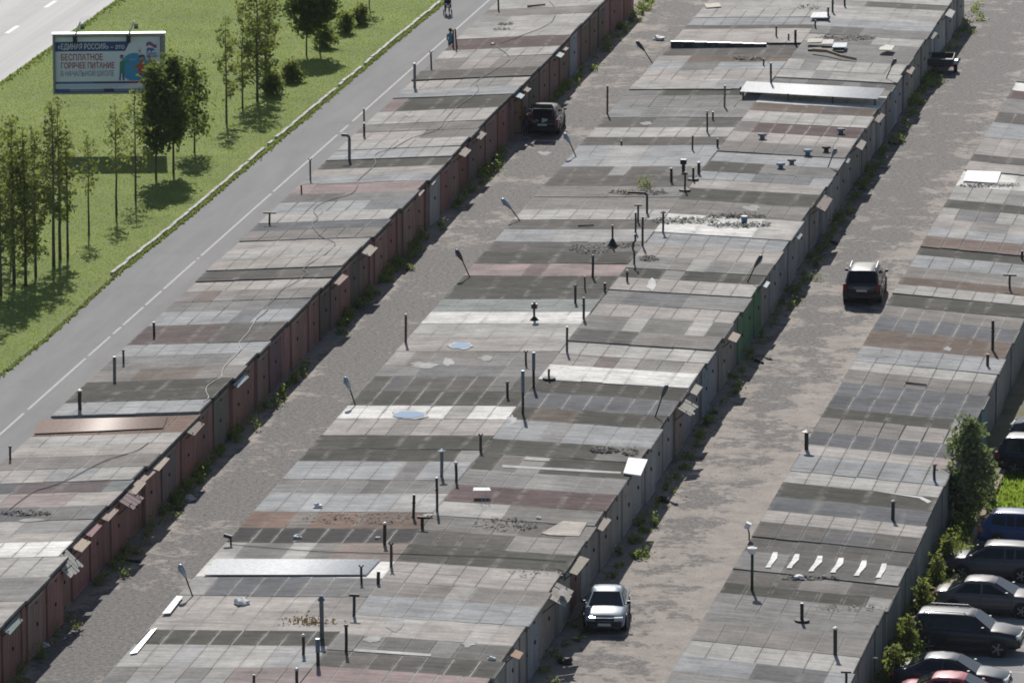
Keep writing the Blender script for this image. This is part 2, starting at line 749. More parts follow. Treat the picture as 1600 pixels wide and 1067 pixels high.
def make_row(row):
    S = ROWS[row]
    bands = parse(row)
    x0, k, z = S['ref']
    for b in bands:
        b['Y'] = P(x0 + k * b['y'], b['y'], z).y
    units, cur = [], []
    for i, b in enumerate(bands[:-1]):
        b['Y2'] = bands[i + 1]['Y']
        cur.append(b)
        if cur[0]['Y'] - b['Y2'] > 2.35:
            units.append(cur)
            cur = []
    marks = {}
    for i, u in enumerate(units):
        for b in u:
            if b['mark']:
                marks[i] = b['mark']
    for i, u in enumerate(units):
        Ya, Yb = u[0]['Y'], u[-1]['Y2']
        names = []
        for b in u:
            if WORD[b['c']] not in names:
                names.append(WORD[b['c']])
        desc = ' and '.join(names[:2])
        if i in marks:
            lab = f"{desc} garage under the {marks[i]} of the {S['name']}"
        else:
            j = min(marks, key=lambda q: (abs(q - i), q))
            nn = abs(i - j)
            lab = f"{desc} garage, {ORD[nn]} {'nearer than' if i > j else 'beyond'} the {marks[j]}, {S['name']}"
        if len(lab.split()) > 16:
            lab = lab.replace(desc, names[0], 1)
        X0, X1 = S['X0'], S['X1'] + (rng.uniform(-.09, .09) if row != 'ML' else 0)
        if row == 'L' and u[0]['y'] >= 870:
            X1 += .5
        dz = rng.choice((-.012, -.006, 0, 0, .006, .012)) if rng.random() > .1 else rng.choice((-.05, .06))
        if u[0]['mark'] and 'sunken' in u[0]['mark']:
            dz = -.14
        if u[0]['mark'] and 'coping' in u[0]['mark']:
            dz = -.12
        xc, yc = (X0 + X1) / 2, (Ya + Yb) / 2
        g = thing('garage', lab, 'garage', (xc, yc, 0), 0, 'lock-up garages in long rows')
        z0, z1 = S['z0'] + dz, S['z1'] + dz + rng.uniform(-.02, .02)
        hw, hl = (X1 - X0) / 2, (Ya - Yb) / 2 - .006
        # walls: a box whose top follows the roof
        dk = .11
        wl = MB()
        fr = .0
        vs = [(-hw, -hl, 0), (hw, -hl, 0), (hw, hl, 0), (-hw, hl, 0), (-hw, -hl, z0 - dk), (hw, -hl, z1 - dk), (hw, hl, z1 - dk), (-hw, hl, z0 - dk)]
        wl.add(vs, [(3, 2, 1, 0), (4, 5, 6, 7), (0, 1, 5, 4), (1, 2, 6, 5), (2, 3, 7, 6), (3, 0, 4, 7)])
        wc = {'L': (.36, .20, .17), 'ML': (.3, .28, .26), 'MR': (.40, .38, .35), 'R': (.27, .275, .265)}[row]
        jit = rng.uniform(.85, 1.12)
        link('wall', wl.mesh('wall', 'concrete'), g, color=[c * jit for c in wc])
        # roof deck
        oh0 = .10 if row != 'MR' else 0
        oh1 = {'L': .22, 'ML': 0, 'MR': .34, 'R': .12}[row]  # overhang above the gates widened to broaden the wall's shadow
        ang = math.atan2(z1 - z0, X1 - X0)
        L = (X1 - X0) / math.cos(ang) + oh0 + oh1
        seam = {'p': (.31, .30, .285), 'd': (.13, .127, .12)}
        b0 = u[0]
        scol = seam.get(b0['seam']) or [c * .82 for c in ALB[b0['c']]]
        shift = (oh1 - oh0) / 2
        zc = (z0 + z1) / 2 - dk / 2
        dmid = Vector((shift * math.cos(ang), 0, zc + shift * math.sin(ang)))
        link('roof_deck', cube('felt'), g, dmid, (0, -ang, 0), (L, 2 * hl, dk), scol)
        # felt strips, one object each
        N = S['n'] + (1 if row == 'ML' else 0) - (0 if row == 'ML' else 0)
        nom = S['n']
        edges = [(-L / 2 + L * q / nom) + (rng.uniform(-.05, .05) if 0 < q < nom else 0) for q in range(nom + 1)]
        for b in u:
            ya, yb = b['Y'] - yc, b['Y2'] - yc
            gap = {'p': .06, 'd': .03, 'n': .005}[b['seam']]
            tone = rng.uniform(.95, 1.05)
            halves = 2 if (ya - yb) > 2.6 and rng.random() < .12 else 1
            q = 0
            while q < nom:
                code = b['patch'].get(q * 8 // nom if nom != 8 else q, b['c'])
                step = 1
                if b['seam'] == 'n' and rng.random() < .5 and q + 1 < nom and b['patch'].get((q + 1) * 8 // nom if nom != 8 else q + 1, b['c']) == code:
                    step = 2
                for hh in range(halves):
                    a_ = ya + (yb - ya) * hh / halves
                    b_ = ya + (yb - ya) * (hh + 1) / halves
                    t = tone * rng.uniform(.965, 1.035) * (rng.choice((.82, 1.15)) if rng.random() < .03 else 1)
                    al = [(c * .68 + d_ * .32) * t for c, d_ in zip(ALB[code], ALB[b['c']])]
                    wdt = edges[q + step] - edges[q] - gap * rng.uniform(.6, 1.3)
                    ex = 0 if b['seam'] == 'd' else rng.uniform(-.03, .13)
                    b_ -= ex
                    ln_ = abs(a_ - b_) - (.012 if b['seam'] != 'd' else .03) * rng.uniform(.6, 1.2)
                    xm = (edges[q + step] + edges[q]) / 2
                    th = rng.uniform(.009, .017)
                    off = Matrix.Rotation(-ang, 3, 'Y') @ Vector((xm, 0, dk / 2 + th / 2))
                    link('felt_strip', cube('felt'), g, (dmid.x + off.x, (a_ + b_) / 2, dmid.z + off.z), (0, -ang, rng.uniform(-.011, .011)), (wdt, ln_, th), al)
                q += step
        # front with gates, or the rear wall facing the car park
        if S['front']:
            fz = z1 - dk
            gw = min(2.55, 2 * hl - .35)
            gh = fz - .22
            yk = P((940 if row == 'L' else 1482), 0, 0)
            colr = rng.choice(GATE_L if row == 'L' else GATE_M)
            xr, kr = (940, -.985) if row == 'L' else (1482, -.687)
            for (py, cc) in GATE_AT[row]:
                q = P(xr + kr * py, py, 2.6).y
                if Yb <= q < Ya:
                    colr = tuple((v * .55 + k_ * .6) * 1.35 for v, k_ in zip(cc, (.20, .12, .10))) if row == 'L' and max(cc) < .3 else tuple(v * (1.35 if row == 'L' else 1.9) + (0 if row == 'L' else .05) for v in cc)
            gt = link('gate', MB().box(0, -gw / 2 - .05, 0, .10, .10, gh + .08).box(0, gw / 2 + .05, 0, .10, .10, gh + .08).box(0, 0, gh / 2 + .05, .10, gw, .10).mesh('gate_frame', 'steel'),
                      g, (hw + .03, 0, gh / 2 + .03), color=[c * .8 for c in colr])
            for s_ in (-1, 1):
                link('leaf', gate_leaf(), gt, (.025, s_ * gw / 4, -.01), (0, 0, 0), (1, gw / 2 - .015, gh - .03), shade_of(colr, .9, 1.1))
            link('lock', cube('plastic'), gt, (.085, rng.choice((-.12, .12)), rng.uniform(-.05, .2)), (0, 0, 0), (.05, .10, .14))
            link('hasp', cube('plastic'), gt, (.075, 0, gh / 2 - .25), (0, 0, 0), (.04, .25, .06))
            link('fascia', cube('timber'), g, (hw + oh1 * .6, 0, z1 - dk - .055), (0, 0, 0), (.05, 2 * hl - .02, .16), (.05, .04, .035) if row == 'L' else (.07, .065, .06))
        elif row == 'R':
            cc = (.20, .205, .20)
            if 585 < u[0]['y'] < 650:
                cc = (.11, .19, .19)
            elif rng.random() < .25:
                cc = (.16, .175, .165)
            link('rear_panel', cube('concrete'), g, (hw + .02, 0, (z1 - dk) / 2 - .01), (0, 0, 0), (.05, 2 * hl - .05, z1 - dk - .04), shade_of(cc, .85, 1.1))
            link('eave_flashing', cube('matt'), g, (hw + oh1 + .008, 0, z1 - .065), (0, 0, 0), (.012, 2 * hl - .01, .1), (.05, .05, .05))
        GARAGES[row].append(dict(o=g, Ya=Ya, Yb=Yb, X0=X0, X1=X1, z0=z0, z1=z1, i=i, desc=desc, y=u[0]['y'], xc=xc, yc=yc, hw=hw, ang=ang, dmid=dmid))


for r_ in ROWS:
    make_row(r_)


def garage_at(X, Y, slack=.4):
    for row, gs in GARAGES.items():
        if ROWS[row]['X0'] - slack <= X <= ROWS[row]['X1'] + slack:
            for g in gs:
                if g['Yb'] <= Y < g['Ya']:
                    return row, g
    return None, None


def roof_z(g, X):
    t = (X - g['X0']) / (g['X1'] - g['X0'])
    return g['z0'] + (g['z1'] - g['z0']) * t + .022


def roof_pt(px, py):
    p = P(px, py, 2.6)
    row = g = None
    for _ in range(3):
        row, g = garage_at(p.x, p.y)
        if not g:
            return p, None
        p = P(px, py, roof_z(g, p.x))
    return p, g


# ------------------------------------------------------------------ ground, lanes, verge, path, road, car park
def sheet(name, pts, mat, z, sub=0):
    return struct(name, MB().poly([(x, y, z) for x, y in pts]), mat)


sheet('ground', [(-4000, -400), (4000, -400), (4000, 7000), (-4000, 7000)], 'ground', -.01)
sheet('gravel_lane', [(-66.5, 190), (-55, 190), (-55, 520), (-66.5, 520)], 'lane1', .004)
sheet('gravel_lane', [(-46, 190), (-34, 190), (-34, 520), (-46, 520)], 'lane2', .004)
kp = [P(x, y) for x, y in ((765, -60), (688, 5), (608, 70), (530, 136), (400, 245), (288, 340), (175, 430), (62, 532), (0, 582))]
kp = [Vector((kp[0].x, 540, 0))] + kp + [Vector((kp[-1].x - .6, 190, 0))]
sheet('verge', [(-97, 190), (-97, 540)] + [(p.x, p.y) for p in kp], 'turf', .004)
sheet('footpath', [(p.x, p.y) for p in kp] + [(-69, 190), (-69, 540)], 'path', .006)
sheet('road', [(-130, 190), (-96.4, 190), (-96.4, 540), (-130, 540)], 'road', .008)
sheet('parking_lot', [(-28.9, 190), (30, 190), (30, 420), (-28.9, 420)], 'lot', .004)


def strip(mb, a, b, wd, z):
    a, b = Vector(a), Vector(b)
    n = (b - a).normalized().cross(Vector((0, 0, 1))) * wd / 2
    mb.poly([(a + n)[:2] + (z,) if False else ((a + n).x, (a + n).y, z), ((b + n).x, (b + n).y, z), ((b - n).x, (b - n).y, z), ((a - n).x, (a - n).y, z)])


mb = MB()
LN = lambda y: P(765 - 1.127 * y, y)
for y0, y1 in ((-40, 190), (196, 207), (211, 300), (303, 400), (403, 405), (408, 452), (455, 477), (480, 508), (511, 522), (526, 556), (560, 640), (646, 700)):
    a, b = LN(y0), LN(y1)
    strip(mb, a, b, .13, .010)
struct('path_marking', mb, 'paint')
mb = MB()
for (ax, ay, bx, by) in ((87, 2, 71, 12.5), (28, 41, 10, 53), (147, -38, 130, -27), (-25, 75, -42, 87)):
    strip(mb, P(ax, ay), P(bx, by), .3, .012)
struct('road_marking', mb, 'paint_new')
mb = MB()
c = P(135, 29.5)
mb.poly([(c.x + .38 * math.cos(t), c.y + .9 * math.sin(t), .013) for t in np.linspace(0, 2 * math.pi, 14, endpoint=False)])
struct('road_patch', mb, 'paint')
mb = MB()
for k_ in range(9):
    yy = P(1595, 990 + 20 * (k_ - 3)).y
    mb.poly([(-27.2, yy - .055, .008), (-21.5, yy - .055, .008), (-21.5, yy + .055, .008), (-27.2, yy + .055, .008)])
struct('parking_marking', mb, 'paint')

# kerb: each stone a part
kerb = thing('kerb', 'pale concrete kerb between the mown grass and the asphalt footpath', 'kerb', (kp[4].x, kp[4].y, 0))
kseg = [Vector((p.x, p.y, 0)) for p in kp[1:8]]
for a, b in zip(kseg[:-1], kseg[1:]):
    n = max(1, round((b - a).length / 1.05))
    for i in range(n):
        c = a.lerp(b, (i + .5) / n)
        if c.y < 332 or rng.random() < .03:
            continue
        dd = b - a
        link('kerb_stone', cube('concrete'), kerb, (c.x - kp[4].x + rng.uniform(-.03, .03), c.y - kp[4].y, .05 + rng.uniform(-.02, .02)), (rng.uniform(-.02, .02), 0, math.atan2(dd.y, dd.x) - math.pi / 2 + rng.uniform(-.02, .02)),
             (.17, (b - a).length / n - .03, .2), shade_of((.44, .43, .41), .85, 1.1))

edge = thing('low_edge_wall', 'long low brownish concrete edge along the car park behind the car-park garage row', 'edge wall', (-29.0, 300, 0))
for i in range(60):
    link('edge_block', cube('concrete'), edge, (rng.uniform(-.02, .02), -70 + i * 2.4, .14 + rng.uniform(-.03, .03)), (0, rng.uniform(-.05, .05), 0), (.22, 2.36, .32), shade_of((.30, .235, .18), .8, 1.1))


# ------------------------------------------------------------------ grass, weeds, gravel stones
def kerb_x(Y):
    ys = np.array([p.y for p in kp])[::-1]
    xs = np.array([p.x for p in kp])[::-1]
    return np.interp(Y, ys, xs)


def tufts(n, X, Y, h, wd, mat, name, lean=.35):
    """n grass tufts of two crossed leaning blades each"""
    out = []
    for _ in range(2):
        an = nrg.uniform(0, 2 * np.pi, n)
        dx, dy = np.cos(an) * wd / 2, np.sin(an) * wd / 2
        hh = h * nrg.uniform(.5, 1.3, n)
        lx, ly = nrg.normal(0, lean, n) * hh, nrg.normal(0, lean, n) * hh
        z0 = np.full(n, .0)
        out.append(np.stack([np.stack([X - dx, Y - dy, z0], 1), np.stack([X + dx, Y + dy, z0], 1), np.stack([X + lx, Y + ly, hh], 1)], 1).reshape(-1, 3))
    return tag(link(name, fast_quads(name, np.concatenate(out), mat, 3)), kind='stuff')


n = 90000
Y = nrg.uniform(300, 425, n)
X = -96.2 + (kerb_x(Y) - .1 + 96.2) * nrg.uniform(0, 1, n)
o = tufts(n, X, Y, .06, .05, 'blade', 'grass')
tag(o, 'mown yellow-green grass covering the verge between the road and the footpath', 'grass')
n = 5000
Y = nrg.uniform(300, 425, n)
X = np.where(nrg.random(n) < .3, -96.3 + np.abs(nrg.normal(0, .25, n)), kerb_x(Y) + .16 + np.abs(nrg.normal(0, .09, n)))
o = tufts(n, X, Y, .15, .13, 'weed', 'grass')
tag(o, 'ragged taller grass along the kerb and the road edge', 'grass')
n = 5000
c = P(1568, 768)
X, Y = nrg.uniform(-28.8, -22, n), c.y + nrg.uniform(-4.2, 4.2, n)
o = tufts(n, X, Y, .28, .2, 'blade', 'grass')
tag(o, 'bright grass patch between parked cars behind the bushy willow', 'grass')
sheet('grass_patch', [(-28.8, c.y - 4.3), (-20, c.y - 4.3), (-20, c.y + 4.3), (-28.8, c.y + 4.3)], 'turf', .009)


def weeds(name, label, spots, mat='weed', cat='weeds'):
    """clumps: (x, y, radius, height, leaves)"""
    V = []
    for (x, y, r, h, nl) in spots:
        C = np.stack([x + nrg.normal(0, r * .5, nl), y + nrg.normal(0, r * .6, nl), np.abs(nrg.normal(0, .42, nl)) * h + .03], 1)
        V.append(leaves(C, .075))
    return tag(link(name, fast_quads(name, np.concatenate(V), mat)), label, cat, kind='stuff')


sp = []
Yv = 240.0
while Yv < 425:
    Yv += rng.uniform(.25, 1.3)
    if abs(Yv - P(820, 214).y) < 7:
        continue
    dens = .45 + .55 * math.sin(Yv * .31) * math.sin(Yv * .083 + 1)
    if rng.random() < dens + .25:
        sp.append((-63.75 + abs(rng.gauss(0, .28)), Yv, rng.uniform(.15, .4), rng.uniform(.2, .75), rng.randint(20, 80)))
for (px, py, m_) in ((265, 790, 5), (290, 740, 4), (335, 690, 4), (505, 505, 3), (520, 490, 2), (560, 445, 3), (600, 420, 4), (640, 375, 3), (740, 268, 4), (765, 242, 2), (860, 143, 3), (975, 45, 4), (1000, 10, 4), (180, 870, 2)):
    p = P(px, py)
    for _ in range(m_ + 1):
        sp.append((max(-63.8, p.x + rng.gauss(0, .3)), p.y + rng.gauss(0, 1.2), rng.uniform(.2, .45), rng.uniform(.3, .7), rng.randint(50, 110)))
weeds('weeds', 'green weeds growing along the foot of the rust-red gates', sp)
sp = []
Yv = 240.0
while Yv < 425:
    Yv += rng.uniform(.4, 2.2)
    sp.append((-43.4 + abs(rng.gauss(0, .35)), Yv, rng.uniform(.15, .4), rng.uniform(.2, .6), rng.randint(20, 70)))
for (px, py, m_) in ((1440, 130, 6), (1425, 160, 4), (1330, 300, 3), (1300, 345, 2), (1262, 405, 2), (1215, 470, 2), (1010, 830, 3), (1000, 860, 2), (1352, 265, 3)):
    p = P(px, py)
    for _ in range(m_):
        sp.append((max(-43.5, min(-42.6, p.x) + rng.gauss(0, .25)), p.y + rng.gauss(0, 1.2), rng.uniform(.2, .4), rng.uniform(.25, .55), rng.randint(40, 90)))
weeds('weeds', 'shaded weeds growing along the foot of the grey gates', sp)


def pebbles(name, label, X0, X1, n, big):
    X = nrg.uniform(X0, X1, n)
    Y = 245 + 180 * nrg.random(n) ** 1.2
    s = nrg.uniform(.015, .035, n)
    s[:big] = nrg.uniform(.035, .065, big)
    base = np.array([[1, 0, 0], [-.5, .87, 0], [-.5, -.87, 0], [0, 0, .45]])
    tri = [(0, 1, 3), (1, 2, 3), (2, 0, 3)]
    an = nrg.uniform(0, 6.28, n)
    ca, sa = np.cos(an), np.sin(an)
    vs = []
    for t in tri:
        for k in t:
            bx, by, bz = base[k]
            vs.append(np.stack([X + s * (bx * ca - by * sa), Y + s * (bx * sa + by * ca), .003 + s * bz], 1))
    V = np.stack(vs, 1).reshape(-1, 3)
    return tag(link(name, fast_quads(name, V, 'pebble', 3)), label, 'gravel', kind='stuff')


pebbles('gravel', 'loose gravel stones on the lane with the open-tailgate car', -63.6, -58, 9000, 450)
pebbles('gravel', 'loose gravel stones on the lane with the silver sedan', -43, -37, 7000, 260)


# ------------------------------------------------------------------ trees, bushes
def tree(name, label, px, py, top, cbot, wpx, kind='birch', nl=2200, size=.13, lean=0.0, branches=26, group=None, trunk=None):
    p = P(px, py)
    s = ppm(p)
    H = (py - top) / (s * .978)
    hb = (py - cbot) / (s * .978)
    rad = wpx / s / 2
    t = thing(name, label, 'tree' if name.endswith('tree') or name == 'sapling' else 'bush', (p.x, p.y, 0), rng.uniform(0, 6.28), group)
    tr = MB()
    r0 = trunk or max(.045, H * .011)
    pts = [Vector((0, 0, -.05))]
    for i in range(1, 7):
        f = i / 6
        pts.append(Vector((lean * f * f + rng.gauss(0, .03) * f, rng.gauss(0, .03) * f, H * .96 * f)))
    tr.tube(pts, [r0 * (1 - .85 * i / 6) for i in range(7)], 7)
    Cs = []
    for i in range(branches):
        f = (i + rng.random()) / branches
        hz = hb + (H - hb) * f
        k = min(5, int(hz / H * 6))
        base = pts[k].lerp(pts[min(6, k + 1)], hz / H * 6 - k)
        prof = {'birch': (.55 + .9 * f - 1.35 * f * f) * 1.5, 'dense': (1 - (2 * f - .85) ** 2 * .62), 'clump': (1 - (2 * f - .8) ** 2 * .8), 'bush': (1 - f * .75), 'willow': (1.0 - (2 * f - .55) ** 2 * .42)}[kind]
        ln_ = rad * max(.18, prof) * rng.uniform(.65, 1.15)
        an = rng.uniform(0, 6.283)
        up = {'birch': .9, 'dense': .55, 'clump': .9, 'bush': .5, 'willow': .7}[kind] * rng.uniform(.5, 1.2)
        tip = base + Vector((math.cos(an) * ln_, math.sin(an) * ln_, ln_ * up * .75))
        mid = base.lerp(tip, .5) + Vector((0, 0, ln_ * .1))
        tr.tube([base, mid, tip], [r0 * .34 * (1 - .6 * f), r0 * .2 * (1 - .5 * f), .008], 4, False)
        m_ = int(nl * {'birch': .5, 'dense': .6, 'clump': .34, 'bush': 1, 'willow': .9}[kind] / branches * rng.uniform(.6, 1.4) * max(.3, prof))
        tt = nrg.random(m_) ** .6
        C = np.array(base)[None] * (1 - tt)[:, None] + np.array(tip)[None] * tt[:, None]
        sp_ = {'birch': .17, 'dense': .27, 'clump': .2, 'bush': .2, 'willow': .24}[kind] * (rad / 1.3) ** .5
        C = C + nrg.normal(0, sp_, (m_, 3)) * np.array([1, 1, .9])
        Cs.append(C)
    C = np.concatenate(Cs)
    C = C[C[:, 2] > .05]
    link('trunk', tr.mesh('trunk', 'bark', True), t)
    link('crown', fast_quads('crown', leaves(C, size), {'birch': 'birch', 'clump': 'birch', 'dense': 'leaf', 'bush': 'birch', 'willow': 'willow'}[kind]), t)
    return t


GT = 'trees on the grass verge'
tree('maple_tree', 'dense dark tree standing just in front of the billboard corner', 244, 280, 98, 236, 56, 'dense', 7600, .13, branches=60, group=GT)
tree('maple_tree', 'dense dark tree just right of the one at the billboard corner', 271, 271, 84, 222, 56, 'dense', 7000, .13, branches=60, group=GT)
tree('maple_tree', 'lighter slim tree behind the dark pair by the billboard', 304, 238, 92, 208, 58, 'dense', 3600, .12, branches=45, group=GT)
tree('sapling', 'thin open sapling below the billboard, nearer the dark pair', 212, 312, 138, 262, 44, 'birch', 900, .11, group=GT)
tree('sapling', 'thin sapling with sparse leaves standing below the billboard middle', 182, 336, 158, 262, 40, 'birch', 800, .11, group=GT)
tree('sapling', 'bare-stemmed sapling alone near the middle of the left grass', 139, 367, 205, 300, 36, 'birch', 650, .11, group=GT)
tree('birch_tree', 'slender birch with a clean trunk on the edge of the birch clump', 106, 402, 200, 345, 42, 'birch', 1300, .12, group=GT)
tree('birch_tree', 'tall slender birch in the middle of the birch clump', 94, 405, 150, 350, 54, 'birch', 1700, .12, group=GT)
tree('birch_tree', 'tall birch whose airy top reaches the billboard foot', 84, 417, 152, 340, 66, 'birch', 2100, .12, group=GT)
tree('birch_tree', 'bushy dark birch at the near end of the clump', 56, 432, 205, 402, 52, 'clump', 4800, .12, branches=50, group=GT)
tree('birch_tree', 'full dark birch second from the near end of the clump', 40, 447, 196, 418, 54, 'clump', 5200, .12, branches=50, group=GT)
tree('birch_tree', 'dark birch third from the near end of the clump', 22, 446, 185, 400, 62, 'clump', 5600, .12, branches=50, group=GT)
tree('birch_tree', 'dark birch cut by the edge of the picture', 1, 462, 190, 425, 60, 'clump', 5200, .12, branches=50, group=GT)
tree('birch_tree', 'open birch behind the dark clump at the picture edge', 18, 400, 178, 350, 60, 'birch', 1700, .12, group=GT)
tree('sapling', 'sparse yellowing sapling behind the birch clump', 52, 365, 190, 300, 40, 'birch', 700, .11, group=GT)
tree('birch_tree', 'thin birch uphill of the billboard, paler of the pair', 354, 192, 20, 160, 46, 'birch', 1200, .12, group=GT)
tree('birch_tree', 'thin birch uphill of the billboard, farther of the pair', 379, 170, 18, 140, 42, 'birch', 1100, .12, group=GT)
tree('birch_tree', 'tall birch with foliage to its foot beside the dark shrub shadow', 402, 158, -50, 130, 66, 'birch', 3600, .13, branches=44, group=GT)
tree('birch_tree', 'leafy birch right behind the tall one by the shrubs', 415, 140, -40, 118, 52, 'birch', 2400, .13, branches=36, group=GT)
tree('maple_tree', 'dark round-crowned tree at the top edge of the grass', 479, 87, -45, 50, 74, 'dense', 8000, .14, branches=60, group=GT)
tree('maple_tree', 'dark round-crowned tree just right of its twin at top', 500, 84, -48, 42, 62, 'dense', 6000, .14, branches=50, group=GT)
tree('sapling', 'bare thin stem at the top edge beside the shrubs', 577, 16, -70, -30, 40, 'birch', 500, .12, group=GT)
GB = 'shrubs on the grass verge'
tree('shrub', 'rounded grey-green shrub below the twin dark trees', 508, 74, 44, 72, 46, 'bush', 2000, .11, branches=40, group=GB)
tree('shrub', 'loose shrub up the slope from the rounded one', 540, 52, 22, 50, 40, 'bush', 1600, .11, branches=40, group=GB)
tree('shrub', 'loose shrub at the top edge nearest the footpath', 563, 38, 10, 36, 40, 'bush', 1600, .11, branches=40, group=GB)
tree('shrub', 'dark shrub at the foot of the tall leafy birch', 455, 128, 98, 126, 40, 'bush', 1800, .11, branches=40, group=GB)
tree('shrub', 'low dark shrub between the tall birch and its shadow', 425, 148, 116, 146, 44, 'bush', 2000, .11, branches=40, group=GB)
tree('willow_tree', 'silvery bushy willow growing against the rear wall of the car-park row', 1512, 815, 652, 800, 74, 'willow', 5200, .13, branches=60)
GH = 'bushes between the rear wall and the car park'
for i, (px, py, top, wd, lab) in enumerate(((1462, 935, 868, 46, 'leafy bush behind the taupe sedan'), (1440, 978, 905, 44, 'leafy bush behind the black four-wheel-drive'), (1418, 1030, 962, 50, 'leafy bush behind the dark saloon at the bottom'),
                                            (1478, 898, 838, 40, 'leafy bush in front of the grey hatchback bonnet'), (1540, 790, 745, 40, 'leafy bush between willow and bright grass patch'), (1397, 1075, 1010, 50, 'leafy bush cut by the bottom edge of the picture'))):
    tree('bush', lab + ' along the rear wall', px, py, top, py - 3, wd, 'bush', 1500, .1, branches=34, group=GH)

sp = []
for k_ in range(150):
    yy = rng.uniform(P(1420, 1075).y, P(1510, 790).y)
    sp.append((rng.uniform(-30.1, -28.9), yy, rng.uniform(.2, .5), rng.uniform(.25, .9), rng.randint(40, 110)))
weeds('weeds', 'rough green weeds filling the strip between the rear wall and the car park', sp)
# ------------------------------------------------------------------ flue pipes (parts of the garages they stand on)
DK, BK, BLU, GRY, RUS, PAL_ = (.05, .05, .052), (.025, .025, .027), (.10, .15, .22), (.13, .145, .16), (.11, .05, .045), (.45, .45, .44)
PIPES = """
779 16 22 plain d .055
714 76 31 plain r .05 lean
708 74 28 plain b .05
674 107 24 y d .05
648 137 36 cap g .08
569 189 20 plain r .05
569 213 21 plain b .06
546 249 38 elbow g .08
485 280 29 y b .045
471 302 14 plain r .045
421 350 18 tee b .05
241 525 23 plain b .06
193 568 19 cap b .05
179 592 36 plain g .075
125 640 29 cap b .085
16 718 19 cap b .05
949 178 44 plain r .055
1132 167 34 plain g .055
1157 146 11 plain d .05
1105 206 30 cap b .05
1114 187 13 plain d .05
1082 234 23 plain d .05
1121 230 14 plain b .06
971 226 7 plain d .05
1049 284 22 plain b .07
1068 268 16 box b .09
1092 271 16 cap b .08
1083 281 20 base b .06
1070 298 30 base b .05
1011 333 32 elbow b .06
997 347 27 tee b .05
993 363 32 plain b .05
1004 384 46 plain b .055
991 413 48 bend b .05
1036 362 29 mush b .055
957 386 35 cone b .05
926 433 32 cap b .06
980 439 15 cap b .055
945 455 14 plain d .06
914 452 21 plain d .04
899 473 26 cap b .06
912 498 34 plain b .06
835 500 27 lantern b .055
886 549 40 plain d .055
634 535 42 cap r .06
793 620 22 cap b .06
822 570 19 y b .05
834 604 54 blue b .06
817 646 68 blue b .06
858 592 17 base b .05
751 705 24 y d .06
690 744 39 mush g .07
713 753 29 cap b .06
683 798 54 plain b .055
646 808 37 plain b .06
660 825 18 tee b .07
601 850 32 cap b .07
611 885 34 y b .06
565 910 24 y b .05
591 911 20 plain b .07
553 962 34 tee b .06
503 996 60 cone2 g .085
541 1018 41 cap b .06
474 1022 29 cap b .06
497 1038 42 blue b .07
464 1068 22 cap b .06
396 1076 24 plain b .05
1205 139 41 plain b .06
1243 70 24 plain b .07
1213 57 17 plain b .05
1274 43 12 plain b .05
1294 31 20 plain b .06
1301 19 24 plain b .06
1320 10 16 plain b .06
1193 102 11 plain d .05
1232 62 10 plain d .05
1578 452 23 tee d .055
1551 547 47 plain b .07
1543 571 19 plain b .07
1260 702 27 mush b .09
1460 749 22 cap b .06
1395 811 27 cap b .075
1253 970 30 base b .07
1305 1022 40 cap b .075
1322 1066 18 tee b .05
1597 405 14 plain b .06
"""
CC = dict(d=DK, b=BK, g=GRY, r=RUS)


